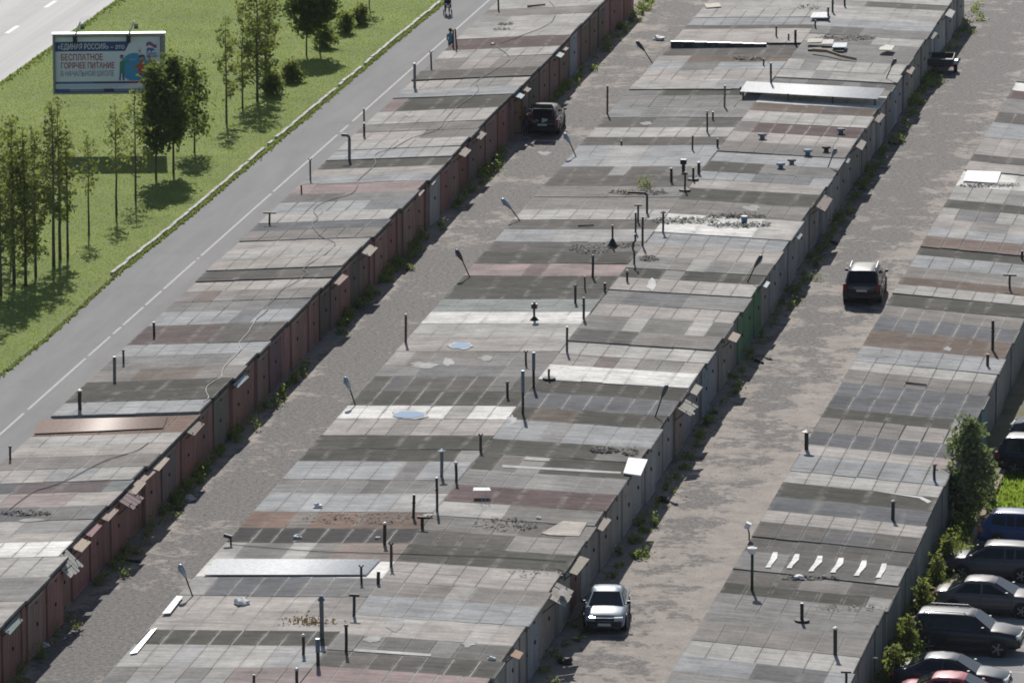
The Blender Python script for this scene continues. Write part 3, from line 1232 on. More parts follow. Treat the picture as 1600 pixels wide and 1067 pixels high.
def pipe(px, py, hp, kind, col, r, lean=False):
    p, g = roof_pt(px, py)
    if not g:
        print('pipe off roof', px, py)
        return
    s = ppm(p)
    h = hp / (s * .978)
    p0 = Vector((p.x - g['xc'], p.y - g['yc'], p.z - .03))
    lx, ly = rng.gauss(0, .012) * h, rng.gauss(0, .02) * h
    if lean:
        lx -= .1 * h
    top = Vector((lx, ly, h))
    mb = MB()
    if kind == 'elbow':
        ln_ = .85 if px > 800 else .3
        mb.tube([(0, 0, 0), (lx * .8, ly, h - .22), (lx - .03, ly, h - .08), (lx - .12, ly, h - .01), (lx - .12 - ln_, ly, h)], r, 10)
    elif kind == 'bend':
        mb.tube([(0, 0, 0), (0, 0, h * .42), (-.07, 0, h * .5), (-.05, 0, h * .7), (.06, 0, h * .8), (.03, 0, h)], r, 8)
    else:
        mb.tube([(0, 0, 0), top * .5 + Vector((rng.gauss(0, .008), 0, 0)), top], r, 10)
    fp = link('flue_pipe', mb.mesh('flue_pipe', 'metal', False), g['o'], p0, color=CC[col] if kind != 'blue' else BK)

    def sub(name, m, c, mat='metal'):
        link(name, m.mesh(name, mat), fp, color=c)

    T = top
    if kind in ('cap', 'lantern'):
        sub('cap', MB().tube([T + Vector((0, 0, .02)), T + Vector((0, 0, .07)), T + Vector((0, 0, .11))], [r * 1.5, r * 1.5, r * .5], 10), PAL_ if rng.random() < .55 else GRY)
    if kind == 'y':
        sub('cowl', MB().tube([T, T + Vector((-.09, 0, .12))], r * .6, 6).tube([T, T + Vector((.09, 0, .12))], r * .6, 6), CC[col])
    if kind == 'tee':
        wd = .32 if px < 500 or px > 1500 else .2
        sub('crossbar', MB().tube([T + Vector((-wd, 0, 0)), T + Vector((wd, 0, 0))], r * .9, 8), CC[col])
    if kind == 'mush':
        sub('cap', MB().tube([T + Vector((0, 0, .03)), T + Vector((0, 0, .06)), T + Vector((0, 0, .13))], [r * 2.6, r * 2.6, r * .4], 10), BK if col == 'b' else BLU)
    if kind == 'cone':
        sub('skirt', MB().tube([(0, 0, 0), (0, 0, .12), (0, 0, .45)], [.27, .24, .07], 10), BK)
    if kind == 'cone2':
        sub('cap', MB().tube([T, T + Vector((0, 0, .05)), T + Vector((0, 0, .2))], [r * 1.6, r * 1.6, .02], 10), BLU)
    if kind == 'lantern':
        sub('base_flange', MB().tube([(0, 0, 0), (0, 0, .05), (0, 0, .2)], [.24, .2, .06], 10), BK)
        sub('cowl', MB().box(T.x, T.y, T.z - .12, .26, .26, .22), BK)
    if kind == 'box':
        sub('cowl', MB().box(T.x, T.y, T.z, .3, .3, .25), BK)
    if kind == 'base':
        sub('base_plate', MB().tube([(0, 0, .0), (0, 0, .1)], .3, 10), BK, 'matt')
    if kind == 'blue':
        sub('sleeve', MB().tube([T * .52, T + Vector((0, 0, .02))], r * 1.25, 10), BLU)
    if col == 'b' and kind == 'plain' and h > .7:
        sub('collar', MB().tube([T * .62, T * .62 + Vector((0, 0, .07))], r * 1.3, 10), BK)


for ln_ in PIPES.strip().split('\n'):
    t = ln_.split()
    pipe(float(t[0]), float(t[1]), float(t[2]), t[3], t[4], float(t[5]), len(t) > 6)


# ------------------------------------------------------------------ awnings over the gates (parts of the garages)
def awning(px, py, length, out, tilt, col, z=2.45, planks=1, mat='timber', drop=0.0):
    p = P(px, py, z)
    row, g = None, None
    for rw in ('L', 'MR'):
        if abs(p.x - ROWS[rw]['X1']) < 2.2:
            row = rw
            for q in GARAGES[rw]:
                if q['Yb'] <= p.y < q['Ya']:
                    g = q
    if not g:
        print('awning off', px, py, p)
        return
    x = g['hw'] + (.16 if row == 'L' else .30) + out / 2 * math.cos(tilt)
    zz = z - drop
    for k in range(planks):
        ly = length / planks
        yy = p.y - g['yc'] - length / 2 + (k + .5) * ly
        link('awning', cube(mat), g['o'], (x + rng.uniform(-.03, .03), yy, zz - out / 2 * math.sin(tilt) + rng.uniform(-.02, .02)), (0, tilt, rng.uniform(-.03, .03)), (out * rng.uniform(.7, .95), (ly - .03) * rng.uniform(.85, 1), .035), shade_of(col, .6, .85))
    for s_ in (-1, 1):
        link('bracket', cube('metal'), g['o'], (g['hw'] + .12 + out * .4, p.y - g['yc'] + s_ * length * .4, zz - out * .45), (0, -.7, 0), (out * .9, .04, .04), (.05, .05, .05))


TAN, PNK, WHT = (.42, .36, .29), (.36, .26, .23), (.62, .66, .66)
for a in ((855, 84, 1.4, .45, .35, (.60, .66, .66)), (868, 74, 1.2, .4, .35, TAN), (797, 147, 1.5, .5, .35, (.55, .63, .66)), (803, 137, 1.2, .4, .4, TAN),
          (735, 209, 2.2, .45, .35, (.36, .30, .27)), (711, 235, 2.2, .5, .4, (.37, .30, .26)), (642, 302, 2.6, .3, .3, (.38, .30, .25)), (563, 387, 2.4, .6, .35, (.42, .36, .30)),
          (515, 434, 2.6, .45, .35, (.38, .28, .24)), (366, 591, 2.6, .3, .7, (.40, .47, .46)), (660, 285, 1.2, .2, .3, TAN), (273, 664, 2.4, .5, .4, (.24, .19, .16)),
          (248, 722, 2.4, .45, .3, (.46, .38, .30)), (230, 740, 2.6, .45, .3, (.42, .31, .27)), (212, 759, 2.4, .45, .3, (.45, .37, .30)), (162, 800, 2.2, .5, .35, (.36, .27, .22)),
          (143, 825, 2.2, .4, .35, (.32, .17, .18)), (124, 848, 2.0, .55, .35, (.44, .35, .27)), (12, 972, 2.6, .4, .6, (.26, .32, .32))):
    awning(*a)
awning(181, 772, 2.2, .9, .5, (.16, .075, .09), 2.5, 4, 'steel')
awning(96, 866, 2.4, 1.1, .75, (.50, .50, .46), 2.7, 6)
for a in ((1475, 19, 2.6, .5, .4, (.58, .58, .57)), (1412, 107, 2.6, .45, .5, (.40, .33, .28)), (1364, 180, 2.6, .5, .45, (.37, .32, .27)), (1332, 222, 2.6, .5, .5, (.36, .32, .29)),
          (1449, 54, 2.2, .3, .4, (.30, .29, .25)), (1280, 312, 3.6, .65, .5, (.36, .29, .25)), (1246, 366, 1.6, .3, .6, (.52, .56, .56)), (1182, 442, 1.5, .3, .4, (.66, .70, .70)),
          (1132, 523, 1.9, .6, .35, (.44, .36, .30)), (1076, 605, 1.9, .45, .4, (.46, .43, .38)), (937, 815, 2.4, .45, .45, (.44, .36, .31)), (871, 880, 3.2, .5, .3, (.38, .34, .27)),
          (801, 1018, 1.2, .5, .35, (.42, .27, .18)), (1320, 250, 1.4, .25, .4, (.4, .4, .4))):
    awning(*a)
awning(1060, 630, 2.2, .8, .5, (.40, .38, .34), 2.5, 5)
awning(871, 921, 2.6, .95, .45, (.38, .345, .31), 2.6, 4)

# ------------------------------------------------------------------ lamps leaning out from the eaves
GLP = 'lamps leaning out from the garage eaves'


def lamp(label, bx, by, hx, hy, hl, col, side):
    p, g = roof_pt(bx, by)
    s = ppm(p)
    dx, dz = (hx - bx) / s, (by - hy) / (s * .978)
    t = thing('street_lamp', label, 'lamp', (p.x, p.y, p.z - .08), 0, GLP)
    A = Vector((dx * .55, 0, dz * .62))
    B = Vector((dx, 0, dz))
    link('arm', MB().tube([(0, 0, 0), A * .5, A], .03, 8).mesh('arm', 'metal', True), t, color=BK)
    dirv = (B - A)
    ln_ = max(.45, hl / s)
    dirv = dirv.normalized()
    c = A + dirv * ln_ * .5
    hd = MB().tube([A - dirv * .02, A + dirv * ln_ * .12, A + dirv * ln_ * .45, A + dirv * ln_ * .85, A + dirv * ln_], [.04, .065, .11, .11, .045], 10)
    link('lamp_head', hd.mesh('lamp_head', 'metal', True), t, color=col)
    nrm = dirv.cross(Vector((0, 1, 0))).normalized()
    if nrm.z > 0:
        nrm = -nrm
    q = A + dirv * ln_ * .6 + nrm * .08
    link('lens', MB().tube([q, q + nrm * .07], [.12, .08], 10).mesh('lens', 'lens', True), t, color=(.5, .5, .48))


LB = (.30, .36, .42)
lamp('dark lamp leaning out beside the raised coping at far end', 1020, 98, 996, 66, 20, (.06, .06, .065), -1)
lamp('pale lamp leaning out opposite the open-tailgate hatchback', 901, 245, 882, 208, 18, LB, -1)
lamp('pale lamp with its head turned level, on a bent arm', 814, 345, 786, 312, 22, LB, -1)
lamp('dark lamp leaning out by the pinkish red roof', 735, 433, 712, 388, 20, (.08, .08, .085), -1)
lamp('pale blue lamp leaning out by the puddled white roof', 556, 633, 540, 590, 22, LB, -1)
lamp('pale lamp leaning out below the white corrugated roof', 302, 931, 280, 878, 22, LB, -1)
lamp('dark lamp above the white corrugated sheet on the grey-gated side', 1384, 123, 1400, 89, 14, (.1, .1, .11), 1)
lamp('small lamp at the eave near the pair of blue vents', 1293, 262, 1306, 230, 14, (.2, .22, .24), 1)
lamp('dark long-headed lamp by the white splash', 1167, 441, 1189, 398, 22, (.07, .07, .075), 1)
lamp('dark lamp over the gates by the whitewashed band', 1023, 651, 1043, 597, 22, (.10, .11, .12), 1)

p, g = roof_pt(1175, 921)
t = thing('lamp_post', 'green pole with a white lamp standing beside the white paint strokes', 'lamp post', (p.x, p.y, p.z - .05))
link('pole', MB().tube([(0, 0, 0), (0, 0, 1.5)], .06, 10).mesh('pole', 'metal', True), t, color=(.035, .07, .055))
link('lamp_head', MB().tube([(0, 0, 1.5), (0, 0, 1.55), (0, 0, 1.75), (0, 0, 1.8)], [.08, .16, .2, .05], 10).mesh('lamp_head', 'matt'), t, color=(.75, .75, .73))
p = P(1174, 846, 2.5)
t = thing('floodlight', 'white floodlight on a dark bracket at the lane eave of the car-park row', 'floodlight', (-36.95, p.y, 2.55))
link('bracket', MB().tube([(0, 0, 0), (0, 0, .3), (-.05, 0, .5)], .03, 6).mesh('bracket', 'metal'), t, color=BK)
link('housing', MB().box(-.06, 0, .62, .22, .3, .24, (0, .4, 0)).mesh('housing', 'matt'), t, color=(.75, .75, .74))
p, g = roof_pt(357, 851)
t = thing('camera_bracket', 'small dark camera on a short bracket at the lane eave', 'camera', (p.x + .1, p.y, p.z - .02))
link('bracket', MB().tube([(0, 0, 0), (0, 0, .4)], .04, 8).mesh('bracket', 'metal'), t, color=BK)
link('housing', MB().box(-.12, 0, .38, .34, .14, .14, (0, .25, 0)).mesh('housing', 'metal'), t, color=DK)


# ------------------------------------------------------------------ loose things on the roofs
def flat_on_roof(name, label, cat, outline, mat, col, lift=.03, th=.03, group=None, wav=0, kind=None, smooth=False):
    """outline in photo pixels, laid on the roof it covers"""
    pts = []
    for (x, y) in outline:
        q, g = roof_pt(x, y)
        pts.append(Vector((q.x, q.y, q.z + lift + (rng.uniform(-wav, wav) if wav else 0))))
    c = sum(pts, Vector()) / len(pts)
    o = link(name, MB().slab([q - c for q in pts], th).mesh(name, mat), None, c, color=col)
    return tag(o, label, cat, group, kind)


def blob(cx, cy, rx, ry, n=14, j=.22):
    return [(cx + rx * math.cos(a) * rng.uniform(1 - j, 1 + j), cy + ry * math.sin(a) * rng.uniform(1 - j, 1 + j)) for a in np.linspace(0, 2 * math.pi, n, endpoint=False)]


def corrugated(name, label, x0y0, x1y1, Ynear, lift, col, mat='metal', waves=12, cat='roof sheet'):
    """a ribbed sheet over one bay: far-left and far-right photo points plus near edge points"""
    (ax, ay), (bx, by), (cx, cy), (dx, dy) = x0y0, x1y1, Ynear[0], Ynear[1]
    A, B, C_, D = [roof_pt(*q)[0] for q in ((ax, ay), (bx, by), (cx, cy), (dx, dy))]
    mb = MB()
    n = waves * 4
    vs, fs = [], []
    for i in range(n + 1):
        t = i / n
        zz = lift + .010 * math.sin(i / 4 * 2 * math.pi)
        for (l, r_) in ((A, B), (C_, D)):
            pass
        l, r_ = A.lerp(C_, t), B.lerp(D, t)
        vs += [l + Vector((0, 0, zz)), r_ + Vector((0, 0, zz)), l + Vector((0, 0, zz - .012)), r_ + Vector((0, 0, zz - .012))]
    for i in range(n):
        a, b = i * 4, i * 4 + 4
        fs += [(a, a + 1, b + 1, b), (a + 2, b + 2, b + 3, a + 3), (a, b, b + 2, a + 2), (a + 1, a + 3, b + 3, b + 1)]
    c = sum(vs, Vector()) / len(vs)
    mb.add([v - c for v in vs], fs)
    return tag(link(name, mb.mesh(name, mat, True), None, c, color=col), label, cat)


corrugated('corrugated_sheet', 'white corrugated sheeting covering one roof near the bottom lamp', (338, 875), (594, 876), ((318, 900), (572, 900)), .07, (.60, .61, .62), 'matt')
corrugated('corrugated_sheet', 'raised white corrugated sheeting at the far end above the grey gates', (1166, 139), (1383, 150), ((1156, 155), (1371, 167)), .42, (.60, .605, .61), 'matt')
mb = MB()
for (x, y) in ((1160, 156), (1230, 159), (1300, 163), (1366, 166)):
    q, g = roof_pt(x, y)
    mb.box(q.x, q.y + .3, q.z + .18, .1, .1, .4)
tag(link('support_posts', mb.mesh('support_posts', 'timber'), color=(.12, .1, .08)), 'short timber props holding up the raised white corrugated sheet', 'props', kind='stuff')
corrugated('corrugated_sheet', 'rusty brown corrugated sheeting on the sunken roof of the footpath row', (62, 657), (262, 652), ((52, 679), (255, 670)), .05, (.20, .125, .095), 'steel', 8)
# puddles with their pale dried rims
tag(flat_on_roof('puddle', 'small sky-blue puddle with a white rim on a tan roof', 'puddle', blob(721, 540, 16, 4.0), 'water', (1, 1, 1), .026, .006, 'puddles on the felt roofs'))
flat_on_roof('limescale_rim', 'white dried rim around the small puddle on the tan roof', 'stain', blob(721, 540.5, 19.5, 5.6), 'felt', (.52, .51, .49), .018, .006)
tag(flat_on_roof('puddle', 'larger sky-blue puddle on the white seamed roof', 'puddle', blob(637, 648, 24, 5.4), 'water', (1, 1, 1), .026, .006, 'puddles on the felt roofs'))
flat_on_roof('limescale_rim', 'pale dried rim around the larger puddle on the white roof', 'stain', blob(640, 648, 28, 7), 'felt', (.52, .51, .49), .018, .006)
GS = 'pale patches and stains on the roofs'
for (cx, cy, rx, ry, col, lab) in ((665, 570, 22, 4.5, .45, 'branched pale stain nearer than the small puddle'), (700, 566, 10, 6, .45, 'curved pale stain below the small puddle'), (1018, 444, 7, 10, .7, 'bright white splash of paint between two dark olive patches'),
                                   (583, 998, 13, 5, .5, 'pale scraped patch beside the pipes near the bottom edge'), (733, 1005, 12, 5, .42, 'pale ragged patch near the lower right roof corner'), (618, 975, 14, 10, .42, 'pale tapering patch on the tan roof near the bottom'),
                                   (800, 655, 7, 6, .5, 'pale patch at the end of the puddled white roof'), (1480, 545, 6, 3, .5, 'pale patch beside the fence-side pipe'), (760, 560, 12, 4, .45, 'whitish streak right of the small puddle'),
                                   (850, 240, 10, 3, .45, 'pale scuff on the far bluish roof'), (1010, 193, 9, 2.4, .45, 'pale scuff on the far greenish roof'), (1175, 325, 12, 4, .42, 'pale looped stain on the far tan roof'), (640, 180, 9, 3, .5, 'white crumbs on the footpath row roof'),
                                   (1370, 555, 18, 3, .35, 'pale worn streak on the bluish car-park roof'), (880, 925, 10, 5, .4, 'pale worn patch by the gate-side eave'), (48, 812, 20, 3, .4, 'whitish rubble smear on the nearest footpath roofs')):
    flat_on_roof('stain', lab, 'stain', blob(cx, cy, rx, ry, 12, .45), 'felt', (col * .78, col * .77, col * .75), .005, .004, GS)
# white paint strokes over the seams of one roof
for i, (ax, ay, bx, by) in enumerate(((1211, 863, 1201, 887), (1245, 866, 1234, 888), (1281, 869, 1268, 893), (1314, 872, 1302, 895), (1350, 876, 1339, 900), (1381, 881, 1373, 903))):
    w2 = 3.2
    flat_on_roof('paint_stroke', f"{['first', 'second', 'third', 'fourth', 'fifth', 'sixth'][i]} white paint stroke counted from the lane on the striped roof", 'paint stroke',
                 [(ax - w2, ay), (ax + w2 + 1, ay), (ax + w2, (ay * .6 + by * .4)), (bx + w2 + 1.5, by - 4), (bx + w2, by), (bx - w2 - 2, by), (bx - w2 + 1, by - 5), ((ax + bx) / 2 - w2 + .5, (ay + by) / 2)], 'felt', (.72, .72, .70), .03, .004, 'white paint strokes over the seams')
flat_on_roof('paint_line', 'thin white painted line at the edge of the slate roof', 'paint line', [(1355, 765), (1362, 766), (1440, 776), (1456, 783), (1450, 786), (1436, 778)], 'felt', (.6, .6, .58), .006, .004)
flat_on_roof('paint_line', 'pale sealing strip across the near patched roofs', 'paint line', [(553, 1013), (674, 1021), (673, 1025), (553, 1017)], 'felt', (.42, .42, .41), .006, .005)
flat_on_roof('paint_line', 'pale sealing strip across the dark olive roof by white awning', 'paint line', [(785, 726), (970, 737), (970, 740), (785, 730)], 'felt', (.42, .42, .41), .006, .005)
flat_on_roof('felt_offcut', 'pale rectangular offcut lying on the dark olive roof', 'felt offcut', [(820, 714.5), (860, 717), (858, 721), (818, 718.5)], 'felt', (.46, .45, .42), .02, .02)
flat_on_roof('felt_offcut', 'tan offcut laid at the edge of the mottled roof', 'felt offcut', [(880, 814), (918, 816), (905, 838), (858, 836), (846, 833)], 'felt', (.40, .37, .33), .02, .02)
flat_on_roof('roof_board', 'big white board laid over the eave above the grey gates', 'board', [(982, 718), (1012, 721), (1001, 746), (974, 742)], 'matt', (.74, .74, .72), .10, .06)
flat_on_roof('roof_board', 'white board sticking out over the lane below the leaning lamp', 'board', [(276, 934), (286, 935), (266, 961), (253, 962)], 'matt', (.78, .78, .77), .10, .03)
flat_on_roof('roof_board', 'bluish strip of sheet hanging over the eave near the bottom', 'board', [(236, 986), (245, 983), (214, 1021), (203, 1023)], 'metal', (.42, .46, .52), .06, .03)
flat_on_roof('roof_board', 'white sheet draped over the far end of the car-park row', 'board', [(1511, 268), (1564, 270), (1558, 287), (1505, 285)], 'matt', (.72, .72, .72), .06, .03, wav=.03)
GBD = 'boards left on the far roofs'
for (o_, col, lf, lab) in (([(1263, 70), (1286, 69), (1284, 75), (1261, 76)], (.42, .40, .33), .34, 'weathered board topping the far pile of boards'), ([(1285, 70), (1303, 70), (1301, 77), (1283, 77)], (.50, .48, .44), .30, 'pale board second in the far pile of boards'),
                           ([(1303, 74), (1324, 74), (1322, 81), (1300, 81)], (.55, .60, .62), .26, 'white board at the end of the far pile of boards'), ([(1262, 73), (1320, 76), (1318, 83), (1262, 80)], (.12, .11, .10), .1, 'dark pallet under the far pile of boards'),
                           ([(1375, 82), (1385, 78), (1398, 80), (1393, 87), (1373, 86)], (.52, .50, .44), .3, 'pale board lying alone near the far eave'), ([(1270, 25), (1297, 24), (1294, 33), (1266, 33)], (.66, .66, .65), .2, 'white sheet beside the farthest vent pipes'),
                           ([(740, 774), (765, 774), (767, 779), (739, 779)], (.7, .7, .69), .35, 'white tabletop board propped on thin legs'), ([(1100, 8), (1124, 6), (1127, 12), (1104, 14)], (.45, .40, .34), .06, 'tan scrap of board on the farthest lane eave')):
    flat_on_roof('board', lab, 'board', o_, 'timber', col, lf, .05, GBD)
mb = MB()
for (x, y) in ((752, 790), (764, 790), (758, 785)):
    q, g = roof_pt(x, y)
    mb.tube([(q.x, q.y, q.z), (q.x, q.y + .3, q.z + .36)], .012, 5)
tag(link('trestle_legs', mb.mesh('trestle_legs', 'metal'), color=PAL_), 'thin metal legs under the propped white tabletop board', 'trestle')
# coping: long raised edge at the far end of the puddled half-block
A, B = roof_pt(1048, 74)[0], roof_pt(1200, 70)[0]
cp = thing('parapet_coping', 'long dark raised coping with a shiny top edge across the far roofs', 'coping', ((A.x + B.x) / 2, A.y, A.z))
for i in range(8):
    link('coping_panel', cube('felt'), cp, ((i - 3.5) * (B.x - A.x) / 8, rng.uniform(-.02, .02), .16), (0, -.03, 0), ((B.x - A.x) / 8 - .02, .14, .34), (.05, .052, .055))
    link('coping_cap', cube('metal'), cp, ((i - 3.5) * (B.x - A.x) / 8, .02, .345), (0, -.03, 0), ((B.x - A.x) / 8 - .01, .24, .03), (.5, .52, .54))
# branch, planks, bucket, bags
def lying(name, label, cat, pts, r, mat, col, group=None, n=6):
    P3 = []
    for (x, y, dz) in pts:
        q, g = roof_pt(x, y)
        P3.append(Vector((q.x, q.y, q.z + r + dz)))
    c = P3[0].copy()
    return tag(link(name, MB().tube([q - c for q in P3], [r * (1 - .5 * i / len(P3)) for i in range(len(P3))], n).mesh(name, mat, True), None, c, color=col), label, cat, group)


lying('branch', 'long dry branch lying on the far roof in front of the boards', 'branch', ((1270, 84, .1), (1292, 87, .15), (1315, 93, .08), (1338, 96, 0)), .11, 'timber', (.26, .20, .12))
lying('plank', 'thin dark plank lying on the farthest footpath roof', 'plank', ((824, 12, 0), (852, 9, 0)), .06, 'timber', (.07, .06, .055))
lying('plank', 'grey plank lying across the taupe car-park roof', 'plank', ((1415, 599, 0), (1448, 603, 0)), .05, 'timber', (.13, .12, .11))
lying('plank', 'dark stick lying on the dark grey far roof', 'plank', ((903, 354, 0), (928, 353, 0)), .04, 'timber', (.05, .045, .04))
p, g = roof_pt(1163, 348)
t = thing('bucket', 'blue bucket with a pale lid amid the rubble streaks', 'bucket', (p.x, p.y, p.z))
link('pail', MB().tube([(0, 0, 0), (0, 0, .3)], [.14, .18], 12).mesh('pail', 'matt'), t, color=(.12, .24, .33))
link('lid', MB().tube([(0, 0, .3), (0, 0, .34)], [.19, .17], 12).mesh('lid', 'matt'), t, color=(.7, .7, .7))
for (px, py, lab, kind) in ((1262, 242, 'blue squat roof vent, farther of the pair', 0), (1220, 263, 'blue squat roof vent, nearer of the pair', 0), (1237, 257, 'grey squat vent between the blue pair', 1), (1314, 209, 'tiny grey vent above the blue pair', 1), (1291, 237, 'small black vent beside the little lamp', 2), (1191, 217, 'tiny grey vent close to the ridge', 1)):
    p, g = roof_pt(px, py)
    if g:
        q = Vector((p.x - g['xc'], p.y - g['yc'], p.z - .02))
        fp = link('roof_vent', MB().tube([(0, 0, 0), (0, 0, .18)], [.13, .13], 10).mesh('roof_vent', 'metal'), g['o'], q, color=(BLU, GRY, BK)[kind])
        link('vent_cap', MB().tube([(0, 0, .2), (0, 0, .3), (0, 0, .34)], [.24, .22, .05], 10).mesh('vent_cap', 'matt'), fp, color=((.16, .24, .33), GRY, BK)[kind])
GBAG = 'litter on the roofs'


def bag(px, py, r, col, label, on_roof=True, name='plastic_bag'):
    p = roof_pt(px, py)[0] if on_roof else P(px, py)
    bm = bmesh.new()
    bmesh.ops.create_icosphere(bm, subdivisions=2, radius=r)
    for v in bm.verts:
        v.co *= rng.uniform(.65, 1.25)
        v.co.z = max(v.co.z * .6, -r * .2)
    me = bpy.data.meshes.new(name)
    bm.to_mesh(me)
    bm.free()
    me.materials.append(M['matt'])
    tag(link(name, me, None, (p.x, p.y, p.z + r * .2), color=col), label, 'bag' if 'bag' in name else 'litter', GBAG)


bag(378, 943, .30, (.72, .72, .70), 'crumpled white bag on the tan roof below the corrugated sheeting')
bag(497, 792, .2, (.7, .7, .69), 'white rag on the bluish roof above the rust one')
bag(465, 840, .18, (.5, .52, .53), 'crumpled foil on the charcoal roof')
bag(590, 841, .12, (.6, .62, .62), 'small white jar beside the capped pipe')
bag(668, 808, .22, (.42, .38, .32), 'tan crumpled sack by the short pipe')
bag(842, 810, .12, (.6, .62, .62), 'small white cup on the mottled roof')
bag(1248, 903, .2, (.7, .7, .7), 'white scrap below the white paint strokes')
bag(1368, 1030, .12, (.06, .06, .06), 'small black lump on the charcoal square')
bag(769, 1030, .16, (.6, .6, .58), 'white scrap near the bottom gate-side eave')
bag(770, 70, .14, (.6, .6, .6), 'white scrap on the far footpath roof')
bag(1036, 784, .32, (.02, .02, .022), 'black bin bag on the lane beyond the silver sedan', False)
bag(884, 1036, .30, (.03, .03, .03), 'black rubber scrap on the lane below the silver sedan', False, 'rubber_scrap')
bag(898, 998, .12, (.6, .6, .6), 'white litter on the lane in front of the silver sedan', False, 'litter')
bag(295, 782, .3, (.5, .5, .48), 'pale crumpled litter among the weeds by the red gates', False, 'litter')
bag(92, 968, .22, (.45, .45, .44), 'pale litter at the bottom of the weedy wall', False, 'litter')
bag(68, 1010, .25, (.65, .65, .64), 'white litter by the nearest red gates', False, 'litter')
bag(1030, 63, .35, (.7, .7, .69), 'white bag on the gravel beyond the dark lamp', False)
for (ax, ay, bx, by, lab) in ((1175, 560, 1192, 567, 'dark plank on the lane between the two block eaves'), (1297, 376, 1308, 381, 'dark plank on the lane behind the four-wheel-drive'), (1390, 222, 1401, 226, 'dark stick on the far lane'), (185, 874, 220, 877, 'dark stick on the gravel by the weeds'), (1375, 260, 1388, 262, 'pale plank at the weedy edge of the far lane')):
    a, b = P(ax, ay, .05), P(bx, by, .05)
    tag(link('plank', MB().tube([(0, 0, 0), b - a], .07, 5).mesh('plank', 'timber'), None, a, color=(.5, .48, .44) if 'pale' in lab else (.05, .045, .04)), lab, 'plank')


def rubble(label, spots, green=False):
    V = []
    for (cx, cy, rx, ry, n) in spots:
        for _ in range(n):
            a, r_ = rng.uniform(0, 6.28), math.sqrt(rng.random())
            q, g = roof_pt(cx + rx * r_ * math.cos(a), cy + ry * r_ * math.sin(a))
            if g:
                V.append((q.x, q.y, q.z + abs(rng.gauss(0, .05)) + .01))
    C = np.array(V)
    n = len(C)
    an = nrg.uniform(0, 6.28, n)
    a = np.stack([np.cos(an), np.sin(an), nrg.normal(0, .25, n)], 1) * nrg.uniform(.03, .10, n)[:, None]
    b_ = np.stack([-np.sin(an), np.cos(an), nrg.normal(0, .25, n)], 1) * nrg.uniform(.025, .07, n)[:, None]
    o = link('rubble', fast_quads('rubble', np.stack([C - a, C + b_, C + a, C - b_], 1).reshape(-1, 3), 'rubble'))
    return tag(o, label, 'rubble', kind='stuff')


rubble('dark rubble and dead leaves in a gutter on the far taupe roof', [(997, 301, 48, 4, 420)])
rubble('dark rubble streaks on the white roof around the blue bucket', [(1070, 345, 56, 5, 500), (1150, 338, 48, 3.5, 400), (1155, 352, 50, 4, 400)])
rubble('scattered broken slate around the cone-skirted pipe', [(925, 389, 36, 7, 300), (975, 383, 25, 4, 160), (1015, 404, 16, 4, 140)])
rubble('dark rubble along the far roof behind the boards', [(1320, 60, 48, 4, 400), (1265, 12, 20, 3, 80)])
rubble('crumbled felt and rubble at the eave by the big white board', [(945, 704, 24, 4, 260), (985, 706, 14, 6, 160)])
rubble('black rubble beside the maroon far roof', [(1170, 92, 28, 3, 200)])
rubble('dark torn edge below the white draped sheet', [(1545, 290, 50, 2.5, 260)])
rubble('small rubble on the nearest footpath roofs', [(40, 802, 40, 4, 200), (790, 38, 12, 2, 80), (785, 46, 14, 1.5, 60)])
rubble('crumbs of felt over the rust roof and its neighbours', [(560, 810, 90, 9, 120), (790, 820, 50, 10, 160), (850, 895, 60, 8, 60)])
rubble('crumbs in the crack below the white paint strokes', [(1265, 903, 45, 3, 160), (1330, 950, 60, 4, 60)])
# little plants on roofs
for (px, py, n, h, lab, mat) in ((1009, 292, 130, .55, 'small bright plant sprouting from the rubble on the far roof', 'weed'), (486, 972, 160, .22, 'dry brown weeds on the tan roof by the blue-capped pipe', 'dry'), (1586, 972, 20, .2, 'tiny yellow weed on the car-park roof', 'weed')):
    p, g = roof_pt(px, py)
    if g:
        C = np.stack([p.x + nrg.normal(0, .18 if h > .3 else .5, n), p.y + nrg.normal(0, .2, n), p.z + np.abs(nrg.normal(0, .5, n)) * h], 1)
        tag(link('weed_plant', fast_quads('weed_plant', leaves(C, .07), mat)), lab, 'plant')

# cables
def cable(name, label, pts, r, col, jit=.0):
    P3 = []
    for i, (x, y) in enumerate(pts):
        q, g = roof_pt(x, y)
        P3.append(Vector((q.x, q.y, q.z + r + .01)))
    # Catmull-Rom through the points
    out = []
    for i in range(len(P3) - 1):
        p0, p1, p2, p3 = P3[max(0, i - 1)], P3[i], P3[i + 1], P3[min(len(P3) - 1, i + 2)]
        for k in range(5):
            t = k / 5
            out.append(.5 * ((2 * p1) + (p2 - p0) * t + (2 * p0 - 5 * p1 + 4 * p2 - p3) * t * t + (3 * p1 - p0 - 3 * p2 + p3) * t ** 3))
    out.append(P3[-1])
    c = out[0].copy()
    return tag(link(name, MB().tube([q - c for q in out], r, 6).mesh(name, 'matt', True), None, c, color=col), label, 'cable')


